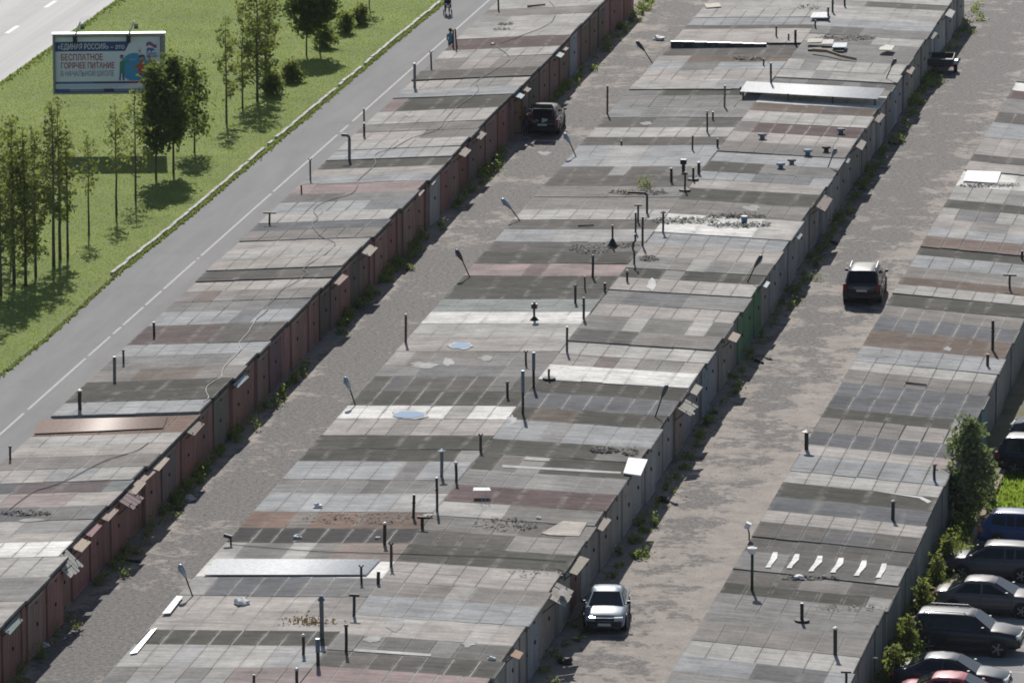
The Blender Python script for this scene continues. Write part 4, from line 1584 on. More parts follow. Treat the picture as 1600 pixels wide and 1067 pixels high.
cable('cable', 'long wavy grey cable snaking along the footpath row roofs', ((858, 2), (868, 18), (855, 40), (800, 62), (776, 72), (792, 85), (795, 95), (770, 112), (745, 128), (748, 140), (738, 152), (718, 165), (704, 178), (694, 190), (688, 200), (672, 208), (640, 218), (615, 232), (590, 240), (585, 248), (587, 256), (578, 266),
      (560, 282), (558, 292), (548, 304), (520, 312), (500, 320), (490, 330), (497, 342), (488, 352), (502, 370), (520, 378), (523, 384), (508, 398), (482, 414), (474, 422), (480, 428), (458, 444), (440, 454), (430, 466), (418, 478), (417, 486), (400, 500)), .018, (.14, .14, .14))
cable('cable', 'pale looping cable end on the dark footpath roofs', ((400, 500), (392, 512), (388, 520), (374, 536), (376, 546), (368, 556), (352, 572), (347, 582), (346, 590), (335, 596), (324, 604), (322, 612), (326, 622), (318, 628)), .018, (.42, .41, .39))
cable('cable', 'dark cable running straight over the nearest footpath roofs', ((232, 692), (215, 704), (190, 712), (165, 720), (140, 732), (110, 748), (80, 760), (54, 768), (30, 784), (8, 802)), .02, (.10, .10, .10))
cable('wire', 'thin black wire crossing the ridge near the white corrugated sheeting', ((360, 851), (420, 856), (500, 862), (605, 865), (700, 868), (800, 872), (885, 878)), .015, (.04, .04, .04))


# ------------------------------------------------------------------ vehicles
def loft(mb, rings):
    n = len(rings[0])
    o = len(mb.v)
    for r_ in rings:
        mb.v += [tuple(v) for v in r_]
    for i in range(len(rings) - 1):
        for k in range(n):
            k2 = (k + 1) % n
            mb.f.append((o + i * n + k, o + i * n + k2, o + (i + 1) * n + k2, o + (i + 1) * n + k))
    mb.f.append(tuple(o + k for k in range(n))[::-1])
    mb.f.append(tuple(o + (len(rings) - 1) * n + k for k in range(n)))


def wheel_meshes(r):
    key = ('wheel', round(r, 3))
    if key not in _cache:
        ty = MB().tube([(-.1, 0, 0), (-.085, 0, 0), (.085, 0, 0), (.1, 0, 0)], [r * .93, r, r, r * .93], 20).mesh('tyre', 'rubber')
        rm = MB().tube([(.095, 0, 0), (.104, 0, 0)], [r * .68, r * .66], 16, False)
        for k in range(5):
            a = k * 2 * math.pi / 5
            rm.box(.108, math.cos(a) * r * .34, math.sin(a) * r * .34, .012, r * .15, r * .62, (a - math.pi / 2, 0, 0))
        _cache[key] = (ty, rm.mesh('rim', 'alloy'), MB().tube([(0, 0, 0), (.02, 0, 0)], r * 1.16, 20).mesh('wheel_arch', 'plastic'))
    return _cache[key]


def car(name, label, cat, loc, rotz, kind, col, hatch_open=False, rails=False, W=None, L=None, H=None, group=None, interior=False):
    sp_ = dict(sedan=dict(L=4.55, W=1.74, H=1.43, belt=.90, hood=.88, trunk=.96, ws=1.12, rf=.18, rr=-.92, rg=-1.74, g=.20, r=.31),
               hatch=dict(L=4.15, W=1.75, H=1.50, belt=.93, hood=.92, trunk=.95, ws=1.16, rf=.28, rr=-1.50, rg=-1.98, g=.21, r=.31),
               suv=dict(L=4.55, W=1.86, H=1.72, belt=1.06, hood=1.04, trunk=1.08, ws=1.14, rf=.34, rr=-1.82, rg=-2.20, g=.28, r=.36))[kind]
    L = L or sp_['L']
    W = W or sp_['W']
    H = H or sp_['H']
    k = L / sp_['L']
    hw = W / 2
    belt, hood, trunk, g_ = sp_['belt'], sp_['hood'], sp_['trunk'], sp_['g']
    ws, rf, rr, rg = [sp_[q] * k for q in ('ws', 'rf', 'rr', 'rg')]
    t = thing(name, label, cat, loc, rotz, group)
    low = .0 if not hatch_open else 0
    st = [(-L / 2, .74, g_ + .22, trunk - .32), (-L / 2 + .04, .86, g_ + .1, trunk - .12), (-L / 2 + .16, .94, g_ + .04, trunk - .03), (-L / 2 + .4, .985, g_, trunk), (rg - .02, 1, g_, trunk if kind == 'sedan' else belt), (rr, 1, g_, belt + .02), (-.2, 1, g_, belt),
          (rf, 1, g_, belt - .01), (ws + .05, 1, g_, belt - .01), (ws + .3, .99, g_, hood), (L / 2 - .55, .965, g_, hood - .05), (L / 2 - .22, .92, g_ + .02, hood - .11), (L / 2 - .06, .86, g_ + .06, hood - .22), (L / 2, .74, g_ + .14, hood - .38)]
    st.sort(key=lambda q: q[0])
    rings = []
    for (y, wf, zb, zt) in st:
        a = hw * wf
        half = [(a * .78, zb), (a * .95, zb + .07), (a, zb + .2), (a * 1.0, (zb + zt) * .52), (a * .985, zt - .13), (a * .93, zt - .035), (a * .80, zt), (a * .4, zt + .022)]
        ring = [(0, y, zb)] + [(x, y, z) for x, z in half] + [(0, y, zt + .03)] + [(-x, y, z) for x, z in half[::-1]]
        rings.append(ring)
    mb = MB()
    loft(mb, rings)
    link('body', mb.mesh('body', 'carpaint', True), t, color=col)
    # cabin: roof skin, pillars
    wb, wr = hw * .90, hw * .70 if kind != 'suv' else hw * .75
    bz = belt - .03

    def sec(y, wdt, z, cr):
        return [(-wdt, y, z - cr * 1.0), (-wdt * .92, y, z - cr * .35), (-wdt * .5, y, z - cr * .08), (0, y, z), (wdt * .5, y, z - cr * .08), (wdt * .92, y, z - cr * .35), (wdt, y, z - cr)]
    secs = [sec(ws, wb, bz, .0), sec(rf + .02, wr * .97, H - .05, .07), sec(rf - .18, wr, H - .01, .08), sec((rf + rr) / 2, wr, H, .08), sec(rr + .2, wr * .99, H - .015, .08), sec(rr, wr * .96, H - .05, .07), sec(rg, wb * .97, (trunk if kind == 'sedan' else belt) - .03, .0)]
    mb = MB()
    vs = [v for s_ in secs for v in s_]
    fs = []
    for i in range(len(secs) - 1):
        for q in range(6):
            fs.append((i * 7 + q, i * 7 + q + 1, (i + 1) * 7 + q + 1, (i + 1) * 7 + q))
    base = len(vs)
    # side walls down to the belt line
    for i in range(1, 6):
        y = secs[i][0][1]
        f = (ws - y) / (ws - rg)
        yb_ = y
        vs += [(-wb, yb_, bz), (wb, yb_, bz)]
    for s_ in (0, 1):
        e = 0 if s_ == 0 else 6
        top = [i * 7 + e for i in range(0, 7)]
        bot = [0 * 7 + e] + [base + 2 * (i - 1) + s_ for i in range(1, 6)] + [6 * 7 + e]
        for i in range(6):
            q = [top[i], top[i + 1], bot[i + 1], bot[i]]
            q = list(dict.fromkeys(q))
            if len(q) >= 3:
                fs.append(tuple(q))
    mb.add(vs, fs)
    cm = mb.mesh('cabin', 'carpaint', True)
    cm.set_sharp_from_angle(angle=R(42))
    link('cabin', cm, t, color=col)

    def quad(name, pts, mat='glass', off=.012, c=None):
        pts = [Vector(q) for q in pts]
        nrm = (pts[1] - pts[0]).cross(pts[2] - pts[0]).normalized()
        ctr = sum(pts, Vector()) / len(pts)
        if nrm.dot(ctr - Vector((0, 0, .8))) < 0:
            nrm = -nrm
        n = len(pts)
        m_ = MB().add([q + nrm * off for q in pts] + [q - nrm * .01 for q in pts], [tuple(range(n)), tuple(range(2 * n - 1, n - 1, -1))] + [(i, n + i, n + (i + 1) % n, (i + 1) % n) for i in range(n)])
        return link(name, m_.mesh(name, mat), t, color=c)

    def lerp(a, b, f):
        return Vector(a).lerp(Vector(b), f)
    wa, wc = Vector((0, ws, bz)), Vector((0, rf + .02, H - .055))
    X_ = lambda v, x: (x, v.y, v.z)
    f0, f1 = wa.lerp(wc, .10), wa.lerp(wc, .93)
    quad('windshield', [X_(f0, -wb * .90), X_(f0, wb * .90), X_(f1, wr * .88), X_(f1, -wr * .88)], off=.03)
    zr = (trunk if kind == 'sedan' else belt) - .03
    ra, rc = Vector((0, rg, zr)), Vector((0, rr, H - .055))
    f0, f1 = ra.lerp(rc, .14), ra.lerp(rc, .92)
    rear = [X_(f0, -wb * .86), X_(f0, wb * .86), X_(f1, wr * .85), X_(f1, -wr * .85)]
    if not hatch_open:
        quad('rear_window', rear, off=.03)
    # side windows
    for s_ in (-1, 1):
        def sidep(y, f):
            return Vector((s_ * (wb + (wr - wb) * f + .0), y, bz + (H - .10 - bz) * f))
        cuts = [(ws - .30, rf - .16), None]
        bp = (rf + rr) / 2 + .12
        quad('side_window', [sidep(ws - .28, .10), sidep(bp + .04, .10), sidep(bp + .04, .90), sidep(rf - .10, .90)], off=.016)
        if kind == 'sedan':
            quad('side_window', [sidep(bp - .05, .10), sidep(rg + .42, .12), sidep(rr + .06, .88), sidep(bp - .05, .90)], off=.016)
        else:
            qp = rr + .62
            quad('side_window', [sidep(bp - .05, .10), sidep(qp + .03, .12), sidep(qp + .03, .90), sidep(bp - .05, .90)], off=.016)
            quad('side_window', [sidep(qp - .05, .14), sidep(rr + .02, .2), sidep(rr + .08, .86), sidep(qp - .05, .90)], off=.016)
        # mirrors, handles, sills
        link('mirror', MB().box(s_ * (hw + .06), ws - .32, belt + .10, .15, .09, .12, (0, 0, s_ * -.2)).box(s_ * (hw - .03), ws - .32, belt + .03, .1, .06, .05).mesh('mirror', 'carpaint' if col[0] > .2 else 'plastic'), t, color=col)
        for hy in (bp + .12, bp - .95 * k):
            link('door_handle', MB().box(s_ * (hw + .012), hy, belt - .12, .03, .18, .035).mesh('door_handle', 'carpaint'), t, color=[min(1, c_ * 1.2 + .02) for c_ in col])
        link('sill', MB().box(s_ * (hw * .97), -.1, g_ + .07, .06, 2.1 * k, .14).mesh('sill', 'plastic'), t)
        link('door_seam', MB().box(s_ * (hw + .001), bp, (g_ + belt) / 2 + .05, .012, .018, belt - g_ - .25).box(s_ * (hw + .001), ws - .12, (g_ + belt) / 2 + .05, .012, .018, belt - g_ - .25).mesh('door_seam', 'plastic'), t)
    # wheels
    ty, rm, ar = wheel_meshes(sp_['r'])
    for yw in (L / 2 - .86 * k, -L / 2 + .88 * k):
        for s_ in (-1, 1):
            wh = link('wheel', ty, t, (s_ * (hw - .075), yw, sp_['r']), (0, 0, 0 if s_ > 0 else math.pi))
            link('rim', rm, wh)
            link('wheel_arch', ar, t, (s_ * (hw - .012), yw, sp_['r'] + .015), (0, 0, 0 if s_ > 0 else math.pi))
    # front
    zf = hood - .30
    for s_ in (-1, 1):
        link('headlight', MB().box(s_ * hw * .66, L / 2 - .07, zf + .06, .36, .10, .15, (-.2, 0, s_ * -.22)).mesh('headlight', 'lens'), t, color=(.50, .53, .56))
        if kind == 'sedan':
            link('taillight', MB().box(s_ * hw * .72, -L / 2 + .05, trunk - .2, .34, .1, .16, (0, 0, s_ * .2)).mesh('taillight', 'lens'), t, color=(.22, .012, .012))
        else:
            link('taillight', MB().box(s_ * hw * .86, -L / 2 + .09, belt - .14, .2, .16, .26 if kind == 'hatch' else .30, (0, 0, s_ * .3)).mesh('taillight', 'lens'), t, color=(.22, .012, .012))
    link('grille', MB().box(0, L / 2 - .045, zf + .04, hw * .85, .06, .13).mesh('grille', 'plastic'), t)
    link('bumper', MB().box(0, L / 2 - .06, g_ + .2, hw * 1.62, .16, .17).mesh('bumper', 'plastic' if col[0] < .1 or kind == 'sedan' else 'carpaint'), t, color=col)
    link('bumper', MB().box(0, -L / 2 + .06, g_ + .22, hw * 1.66, .16, .2).mesh('bumper', 'carpaint'), t, color=[c_ * .8 for c_ in col])
    link('number_plate', MB().box(0, L / 2 + .025, g_ + .22, .52, .02, .11).mesh('number_plate', 'print'), t, color=(.6, .6, .6))
    link('number_plate', MB().box(0, -L / 2 - .02, (belt * .5 + g_ * .8) if kind != 'sedan' else .62, .52, .02, .11).mesh('number_plate', 'print'), t, color=(.6, .6, .6))
    if kind == 'suv':
        link('tailgate_trim', MB().box(0, -L / 2 - .005, belt - .18, .8, .03, .05).mesh('tailgate_trim', 'alloy'), t)
    if rails:
        for s_ in (-1, 1):
            m_ = MB().tube([(s_ * wr * .92, rf - .25, H - .02), (s_ * wr * .92, rf - .35, H + .05), (s_ * wr * .92, rr + .3, H + .05), (s_ * wr * .92, rr + .2, H - .02)], .022, 6)
            link('roof_rail', m_.mesh('roof_rail', 'alloy'), t)
    if hatch_open:
        # flat black sheet painting the load bay's shade, raised tailgate with glass, struts
        quad('load_bay_shade', [(-wb * .84, -L / 2 - .01, .72), (wb * .84, -L / 2 - .01, .72), (wb * .84, rg - .02, belt), (wr * .88, rr - .03, H - .09), (-wr * .88, rr - .03, H - .09), (-wb * .84, rg - .02, belt)], 'plastic', .02)
        tg = link('tailgate', MB().box(0, -.42, -.02, wr * 1.9, .86, .05).box(0, -.86, -.09, wr * 1.75, .12, .16).mesh('tailgate', 'carpaint'), t, (0, rr - .02, H + .0), (-.40, 0, 0), color=col)
        link('tailgate_glass', MB().box(0, -.40, .012, wr * 1.6, .55, .03).mesh('tailgate_glass', 'glass'), tg)
        for s_ in (-1, 1):
            link('gas_strut', MB().tube([(s_ * wr * .9, rg, belt + .12), (s_ * wr * .9, rr - .55, H - .06)], .012, 5).mesh('gas_strut', 'alloy'), t)
        link('cargo_bag', MB().box(.12, -L / 2 + .1, .86, .3, .2, .22, (.1, .1, .3)).mesh('cargo_bag', 'matt'), t, color=(.62, .66, .62))
    return t


def at_rear(px, py, rot, L):              # photo point under the rear bumper -> car centre
    p = P(px, py)
    return (p.x - math.sin(rot) * L / 2, p.y + math.cos(rot) * L / 2, .004)


car('parked_car', 'dark hatchback with its tailgate raised beside the open garage door', 'car', at_rear(847, 213, R(3), 4.3), R(3), 'hatch', (.035, .032, .036), hatch_open=True, L=4.3, W=1.78)
car('parked_car', 'dark four-wheel-drive with a shiny roof alone on the wide gravel lane', 'car', at_rear(1346, 478, R(2.5), 4.6), R(2.5), 'suv', (.028, .030, .036), rails=True, L=4.6)
p = P(944, 992)
ra = R(180 + 6.1)
car('parked_car', 'silver sedan facing forward on the gravel lane', 'car', (p.x - math.sin(R(6.1)) * 2.25, p.y + math.cos(R(6.1)) * 2.25, .004), ra, 'sedan', (.17, .24, .31), L=4.4, W=1.70, H=1.37)
GP = 'cars in the car park'


def parked(label, kind, col, pxr, pxf, py, face, rails=False, L=None, H=None):
    """near-side wheels seen at photo x pxr (left) and pxf (right), ground row py"""
    a, b = P(pxr, py), P(pxf, py + (pxf - pxr) * .055)
    m_ = (a + b) / 2
    an = math.atan2(b.y - a.y, b.x - a.x)
    W_ = {'sedan': 1.74, 'hatch': 1.75, 'suv': 1.86}[kind]
    n = Vector((-math.sin(an), math.cos(an), 0))
    c = m_ + n * (W_ / 2 - .1)
    rot = an - math.pi / 2 if face > 0 else an + math.pi / 2
    car('parked_car', label, 'car', (c.x, c.y, .006), rot, kind, col, rails=rails, L=L, H=H, group=GP)


parked('black four-wheel-drive with roof rails in the car park', 'suv', (.022, .025, .032), 1452, 1556, 1021, 1, True, 4.5, 1.64)
parked('taupe sedan parked beyond the black four-wheel-drive', 'sedan', (.115, .10, .105), 1494, 1591, 960, 1)
parked('grey hatchback with its bonnet towards the bushes', 'hatch', (.07, .072, .082), 1502, 1598, 905, -1, L=4.25)
parked('blue hatchback next to the bright grass patch', 'hatch', (.02, .05, .15), 1557, 1650, 856, 1)
parked('dark blue saloon just above the red car', 'sedan', (.03, .04, .055), 1430, 1533, 1083, 1)
parked('red car whose roof shows at the bottom edge', 'sedan', (.38, .06, .085), 1442, 1545, 1114, 1)
parked('black four-wheel-drive beside the brownish edge wall and willow', 'suv', (.018, .022, .03), 1583, 1685, 744, 1)
parked('grey-blue car showing only its nose at the picture edge', 'hatch', (.10, .12, .15), 1601, 1697, 690, -1)

# small trailer in the shade of the far wall
p = P(1470, 112)
t = thing('trailer', 'small dark flatbed trailer parked in the shade against the far grey gates', 'trailer', (p.x, p.y, 0), R(3))
link('bed', MB().box(0, 0, .62, 1.5, 2.4, .06).box(-.74, 0, .78, .04, 2.4, .3).box(.74, 0, .78, .04, 2.4, .3).box(0, 1.19, .78, 1.5, .04, .3).box(0, -1.19, .78, 1.5, .04, .3).mesh('bed', 'steel'), t, color=(.055, .06, .065))
link('axle', MB().tube([(-.75, 0, .32), (.75, 0, .32)], .035, 8).mesh('axle', 'metal'), t, color=BK)
link('drawbar', MB().tube([(-.4, -1.2, .55), (0, -2.1, .45)], .035, 6).tube([(.4, -1.2, .55), (0, -2.1, .45)], .035, 6).mesh('drawbar', 'metal'), t, color=DK)
ty, rm, ar = wheel_meshes(.32)
for s_ in (-1, 1):
    wh = link('wheel', ty, t, (s_ * .86, 0, .32), (0, 0, 0 if s_ > 0 else math.pi))
    link('rim', rm, wh)
    link('mudguard', MB().tube([(s_ * .86 - .12, y_, z_) for y_, z_ in ((0, 0),)] + [(s_ * .86 + .12, 0, 0)], .01, 4).box(s_ * .86, 0, .70, .26, .7, .03).box(s_ * .86, .4, .6, .26, .03, .2, (.5, 0, 0)).box(s_ * .86, -.4, .6, .26, .03, .2, (-.5, 0, 0)).mesh('mudguard', 'metal'), t, color=(.55, .56, .56) if s_ > 0 else DK)
    link('rear_light', MB().box(s_ * .6, -1.22, .6, .16, .04, .1).mesh('rear_light', 'lens'), t, color=(.3, .02, .02))

# the open plywood-coloured gate by the hatchback
p = P(800, 197)
t = thing('open_gate_door', 'tan wooden garage door swung open beside the dark hatchback', 'door', (-64.3, P(795, 214).y, 0), 0)
link('panel', MB().box(.36, 0, 1.22, .68, .05, 2.05).mesh('panel', 'timber'), t, color=(.42, .29, .17))
link('frame', MB().box(.36, -.05, 2.2, .72, .05, .08).box(.36, -.05, .24, .72, .05, .08).box(.04, -.05, 1.22, .08, .05, 1.9).box(.68, -.05, 1.22, .08, .05, 1.9).mesh('frame', 'timber'), t, color=(.22, .13, .07))
link('handle', MB().box(.6, -.08, 1.1, .04, .05, .2).mesh('handle', 'metal'), t, color=BK)


# ------------------------------------------------------------------ people
def person(label, loc, rotz, J, cols, hair=(.05, .035, .025)):
    """J: joints (local, facing -Y), one skinned body; cols: shirt, trousers, shoe"""
    t = thing('person', label, 'person', loc, rotz)
    names = ['pelvis', 'waist', 'chest', 'neck', 'head', 'crown', 'shl', 'ell', 'wrl', 'hal', 'shr', 'elr', 'wrr', 'har', 'hil', 'knl', 'anl', 'tol', 'hir', 'knr', 'anr', 'tor']
    rad = dict(pelvis=.15, waist=.135, chest=.155, neck=.058, head=.088, crown=.075, shl=.065, ell=.047, wrl=.032, hal=.04, shr=.065, elr=.047, wrr=.032, har=.04, hil=.09, knl=.062, anl=.043, tol=.036, hir=.09, knr=.062, anr=.043, tor=.036)
    ed = [('pelvis', 'waist'), ('waist', 'chest'), ('chest', 'neck'), ('neck', 'head'), ('head', 'crown'), ('chest', 'shl'), ('shl', 'ell'), ('ell', 'wrl'), ('wrl', 'hal'), ('chest', 'shr'), ('shr', 'elr'), ('elr', 'wrr'), ('wrr', 'har'),
          ('pelvis', 'hil'), ('hil', 'knl'), ('knl', 'anl'), ('anl', 'tol'), ('pelvis', 'hir'), ('hir', 'knr'), ('knr', 'anr'), ('anr', 'tor')]
    me = bpy.data.meshes.new('skeleton')
    me.from_pydata([J[n_] for n_ in names], [(names.index(a), names.index(b)) for a, b in ed], [])
    o = bpy.data.objects.new('body', me)
    COL.objects.link(o)
    sk = o.modifiers.new('skin', 'SKIN')
    o.modifiers.new('sub', 'SUBSURF').levels = 1
    for i, n_ in enumerate(names):
        me.skin_vertices[0].data[i].radius = (rad[n_], rad[n_] * (.72 if n_ in ('pelvis', 'waist', 'chest') else 1))
        me.skin_vertices[0].data[i].use_root = n_ == 'pelvis'
    dg = bpy.context.evaluated_depsgraph_get()
    body = bpy.data.meshes.new_from_object(o.evaluated_get(dg))
    bpy.data.objects.remove(o)
    zone = {}
    for a, b in ed:
        zone[a, b] = 'skin' if {a, b} & {'head', 'crown', 'hal', 'har'} or (a == 'chest' and b == 'neck') and False else ('trousers' if a[:2] in ('hi', 'kn') or b[:2] in ('hi', 'kn') else ('shoe' if b[:2] == 'to' else 'shirt'))
    slots = ['shirt', 'trousers', 'shoe', 'skin']
    for s_, c_ in zip(slots, cols):
        nb = NB('cloth_' + s_)
        body.materials.append(nb.base(c_, .8))
    body.materials.append(M['skin'])
    for pl in body.polygons:
        c_ = pl.center
        best, bz_ = 1e9, 'shirt'
        for (a, b), z_ in zone.items():
            A, B = Vector(J[a]), Vector(J[b])
            f = max(0, min(1, (c_ - A).dot(B - A) / max(1e-6, (B - A).length_squared)))
            d_ = (c_ - A.lerp(B, f)).length
            if d_ < best:
                best, bz_ = d_, z_
        pl.material_index = slots.index(bz_)
        pl.use_smooth = True
    link('body', body, t)
    hd, cr = Vector(J['head']), Vector(J['crown'])
    hb = MB()
    up = (cr - hd).normalized()
    bk = Vector((0, .035, 0))
    hb.tube([hd + bk - up * .02, hd + bk + up * .04, cr + bk * .7 + up * .03, cr + bk * .3 + up * .085], [.085, .105, .095, .03], 10)
    link('hair', hb.mesh('hair', 'matt', True), t, color=hair)
    fc = MB()
    fw = Vector((0, -1, 0))
    for s_ in (-1, 1):
        fc.box(*(hd + fw * .085 + up * .045 + Vector((s_ * .032, 0, 0))), .022, .014, .012)
    fc.box(*(hd + fw * .085 - up * .035), .045, .012, .01)
    link('face', fc.mesh('face', 'plastic'), t)
    link('nose', MB().box(*(hd + fw * .098 + up * .01), .022, .03, .04).box(*(hd + Vector((.09, 0, .015))), .02, .04, .055).box(*(hd + Vector((-.09, 0, .015))), .02, .04, .055).mesh('nose', 'skin'), t)
    for s_, q in (('l', 1), ('r', -1)):
        w_, h_ = Vector(J['wr' + s_]), Vector(J['ha' + s_])
        dv = (h_ - w_).normalized()
        sd = dv.cross(Vector((0, 1, .2))).normalized()
        fm = MB()
        for k_, ln2 in ((-1.5, .065), (-.5, .08), (.5, .085), (1.5, .075)):
            b0 = h_ + dv * .03 + sd * .017 * k_
            fm.tube([b0, b0 + dv * ln2 * .5, b0 + dv * ln2 * .9 + Vector((0, -.02, -.01))], [.0095, .009, .007], 5)
        b0 = w_ + dv * .04 + sd * .03 * q
        fm.tube([b0, b0 + dv * .03 + sd * .025 * q, b0 + dv * .06 + sd * .03 * q], [.011, .01, .008], 5)
        link('fingers', fm.mesh('fingers', 'skin', True), t)
    return t


STAND = dict(pelvis=(0, 0, .93), waist=(0, 0, 1.08), chest=(0, 0, 1.30), neck=(0, .0, 1.49), head=(0, -.02, 1.62), crown=(0, -.01, 1.70), shl=(.19, 0, 1.42), ell=(.26, .02, 1.14), wrl=(.25, -.12, .93), hal=(.245, -.15, .87),
             shr=(-.19, 0, 1.42), elr=(-.26, .03, 1.14), wrr=(-.25, -.06, .90), har=(-.245, -.08, .83), hil=(.10, 0, .86), knl=(.11, -.08, .49), anl=(.11, -.02, .09), tol=(.12, -.17, .045), hir=(-.10, 0, .86), knr=(-.11, .04, .48), anr=(-.11, .16, .09), tor=(-.12, .02, .045))
LEAN = dict(STAND)
LEAN.update(waist=(0, -.05, 1.07), chest=(0, -.16, 1.27), neck=(0, -.25, 1.43), head=(0, -.32, 1.54), crown=(0, -.34, 1.62), shl=(.19, -.18, 1.37), ell=(.22, -.36, 1.14), wrl=(.16, -.58, 1.08), hal=(.14, -.65, 1.07),
            shr=(-.19, -.18, 1.37), elr=(-.24, -.34, 1.12), wrr=(-.14, -.56, 1.04), har=(-.12, -.63, 1.03), knl=(.11, -.05, .49), anl=(.11, .02, .09), tol=(.12, -.13, .045), anr=(-.11, .05, .09), tor=(-.12, -.10, .045), knr=(-.11, -.02, .48))
PUSH = dict(STAND)
PUSH.update(ell=(.25, -.10, 1.14), wrl=(.18, -.36, 1.06), hal=(.17, -.42, 1.05), elr=(-.25, -.10, 1.14), wrr=(-.18, -.36, 1.06), har=(-.17, -.42, 1.05))
p = P(821, 217)
person('person in dark red top and navy jeans leaning to the open tailgate', (p.x, p.y, .006), R(72), LEAN, ((.075, .022, .026), (.03, .038, .065), (.3, .3, .3)))
p = P(704, 91)
person('person in a blue jacket half hidden behind the far footpath garages', (p.x, p.y, .01), R(150), STAND, ((.06, .19, .30), (.03, .03, .035), (.1, .1, .1)))
p = P(699, 21)
person('person in navy clothes pushing a dark pram down the footpath', (p.x, p.y, .01), R(12), PUSH, ((.02, .026, .045), (.02, .025, .04), (.05, .05, .05)))
t = thing('pram', 'dark pram with pale wheels pushed by the person in navy', 'pram', (p.x + math.sin(R(12)) * .75, p.y - math.cos(R(12)) * .75, .01), R(12))
link('carrycot', MB().box(0, 0, .62, .42, .78, .22).box(0, .2, .84, .42, .38, .26, (.25, 0, 0)).mesh('carrycot', 'matt'), t, color=(.022, .027, .045))
link('chassis', MB().tube([(.2, .42, .98), (.2, -.25, .2)], .014, 6).tube([(-.2, .42, .98), (-.2, -.25, .2)], .014, 6).tube([(.2, -.3, .55), (.2, .35, .18)], .014, 6).tube([(-.2, -.3, .55), (-.2, .35, .18)], .014, 6).tube([(-.2, .42, .98), (.2, .42, .98)], .016, 6).mesh('chassis', 'alloy'), t)
for sx in (-.25, .25):
    for sy in (-.28, .36):
        link('wheel', MB().tube([(-.02, 0, 0), (.02, 0, 0)], .14, 14).mesh('wheel', 'rubber'), t, (sx, sy, .14))
link('pocket', MB().box(0, -.41, .62, .2, .03, .13).mesh('pocket', 'matt'), t, color=(.6, .62, .63))

# ------------------------------------------------------------------ billboard
pb = P(172, 226)
sb = ppm(pb)
BW, BH = 175 / sb, 92 / (sb * .978)
zb = (226 - 147) / (sb * .978)
brot = YAW + math.atan(628 / 11164)
bbd = thing('billboard', 'roadside billboard with blue white and red Russian text on the grass', 'billboard', (pb.x, pb.y, 0), brot)
fr = .1
link('frame', MB().box(0, .12, zb + BH / 2, BW - .02, .22, BH - .02).box(-BW / 2 + fr / 2, 0, zb + BH / 2, fr, .5, BH).box(BW / 2 - fr, 0, zb + BH / 2, fr * 2, .5, BH).box(0, 0, zb + BH - .07, BW - .3, .5, .13).box(0, 0, zb + .05, BW - .3, .5, .09).mesh('frame', 'metal'), bbd, color=(.30, .31, .33))
link('top_cap', MB().box(0, 0, zb + BH + .03, BW + .04, .6, .07).mesh('top_cap', 'metal'), bbd, color=(.40, .41, .42))
link('post', MB().tube([(2.0, .35, 0), (2.0, .35, zb + 1.0)], .22, 14).mesh('post', 'metal', True), bbd, color=(.16, .20, .20))
IW, IH = BW - .42, BH - .26
ix0, iz0 = -BW / 2 + .14, zb + .11


def U(u, v):                              # poster coordinates 0..1 (left-right, bottom-top)
    return ix0 + u * IW, iz0 + v * IH


def patch(name, uv, col, depth, parent=bbd):
    pts = [U(*q) for q in uv]
    m_ = MB().add([(x, depth, z) for x, z in pts] + [(x, depth + .004, z) for x, z in pts], [tuple(range(len(pts))), tuple(range(2 * len(pts) - 1, len(pts) - 1, -1))] + [(i, len(pts) + i, len(pts) + (i + 1) % len(pts), (i + 1) % len(pts)) for i in range(len(pts))])
    return link(name, m_.mesh(name, 'print'), parent, color=lin(col) if max(col) > 1 else col)


poster = patch('poster', [(0, 0), (1, 0), (1, 1), (0, 1)], (.72, .77, .84), -.02)
patch('banner', [(0, .735), (.665, .735), (.715, .91), (0, .91)], (.035, .075, .22), -.026, poster)
patch('bottom_band', [(0, .145), (.36, .145), (.36, .185), (0, .185)], (.05, .14, .33), -.026, poster)
patch('bottom_band', [(.36, .145), (.71, .145), (.71, .185), (.36, .185)], (.05, .06, .16), -.026, poster)
patch('bottom_band', [(.71, .145), (1, .145), (1, .185), (.71, .185)], (.42, .035, .05), -.026, poster)
patch('bottom_band', [(0, 0), (1, 0), (1, .05), (0, .05)], (.22, .28, .36), -.026, poster)
patch('imprint_box', [(0, .0), (.14, .0), (.13, .055), (0, .055)], (.06, .14, .34), -.03, poster)
patch('imprint_box', [(.46, .0), (.555, .0), (.555, .055), (.46, .055)], (.05, .06, .13), -.03, poster)
for k_ in range(3):
    patch('small_print', [(.03, .118 - k_ * .02), (.70 - k_ * .05, .118 - k_ * .02), (.70 - k_ * .05, .126 - k_ * .02), (.03, .126 - k_ * .02)], (.42, .47, .55), -.026, poster)
circ = [(.755 + .135 * math.cos(a), .44 + .26 * math.sin(a)) for a in np.linspace(0, 2 * math.pi, 30, endpoint=False)]
patch('blue_disc', [(u, max(.195, v)) for u, v in circ], (.06, .30, .58), -.026, poster)


def text(s_, u, v, size, col, sx=.8, depth=-.032, spacing=1.0, bold=.0):
    cu = bpy.data.curves.new('text_curve', 'FONT')
    cu.body = s_
    cu.size = size
    cu.extrude = .002
    cu.offset = bold
    cu.space_character = spacing
    o = link('text_curve', cu, poster, color=col)
    x, z = U(u, v)
    o.location = (x, depth, z)
    o.rotation_euler = (math.pi / 2, 0, 0)
    o.scale = (sx, 1, 1)
    cu.materials.append(M['print'])
    return o


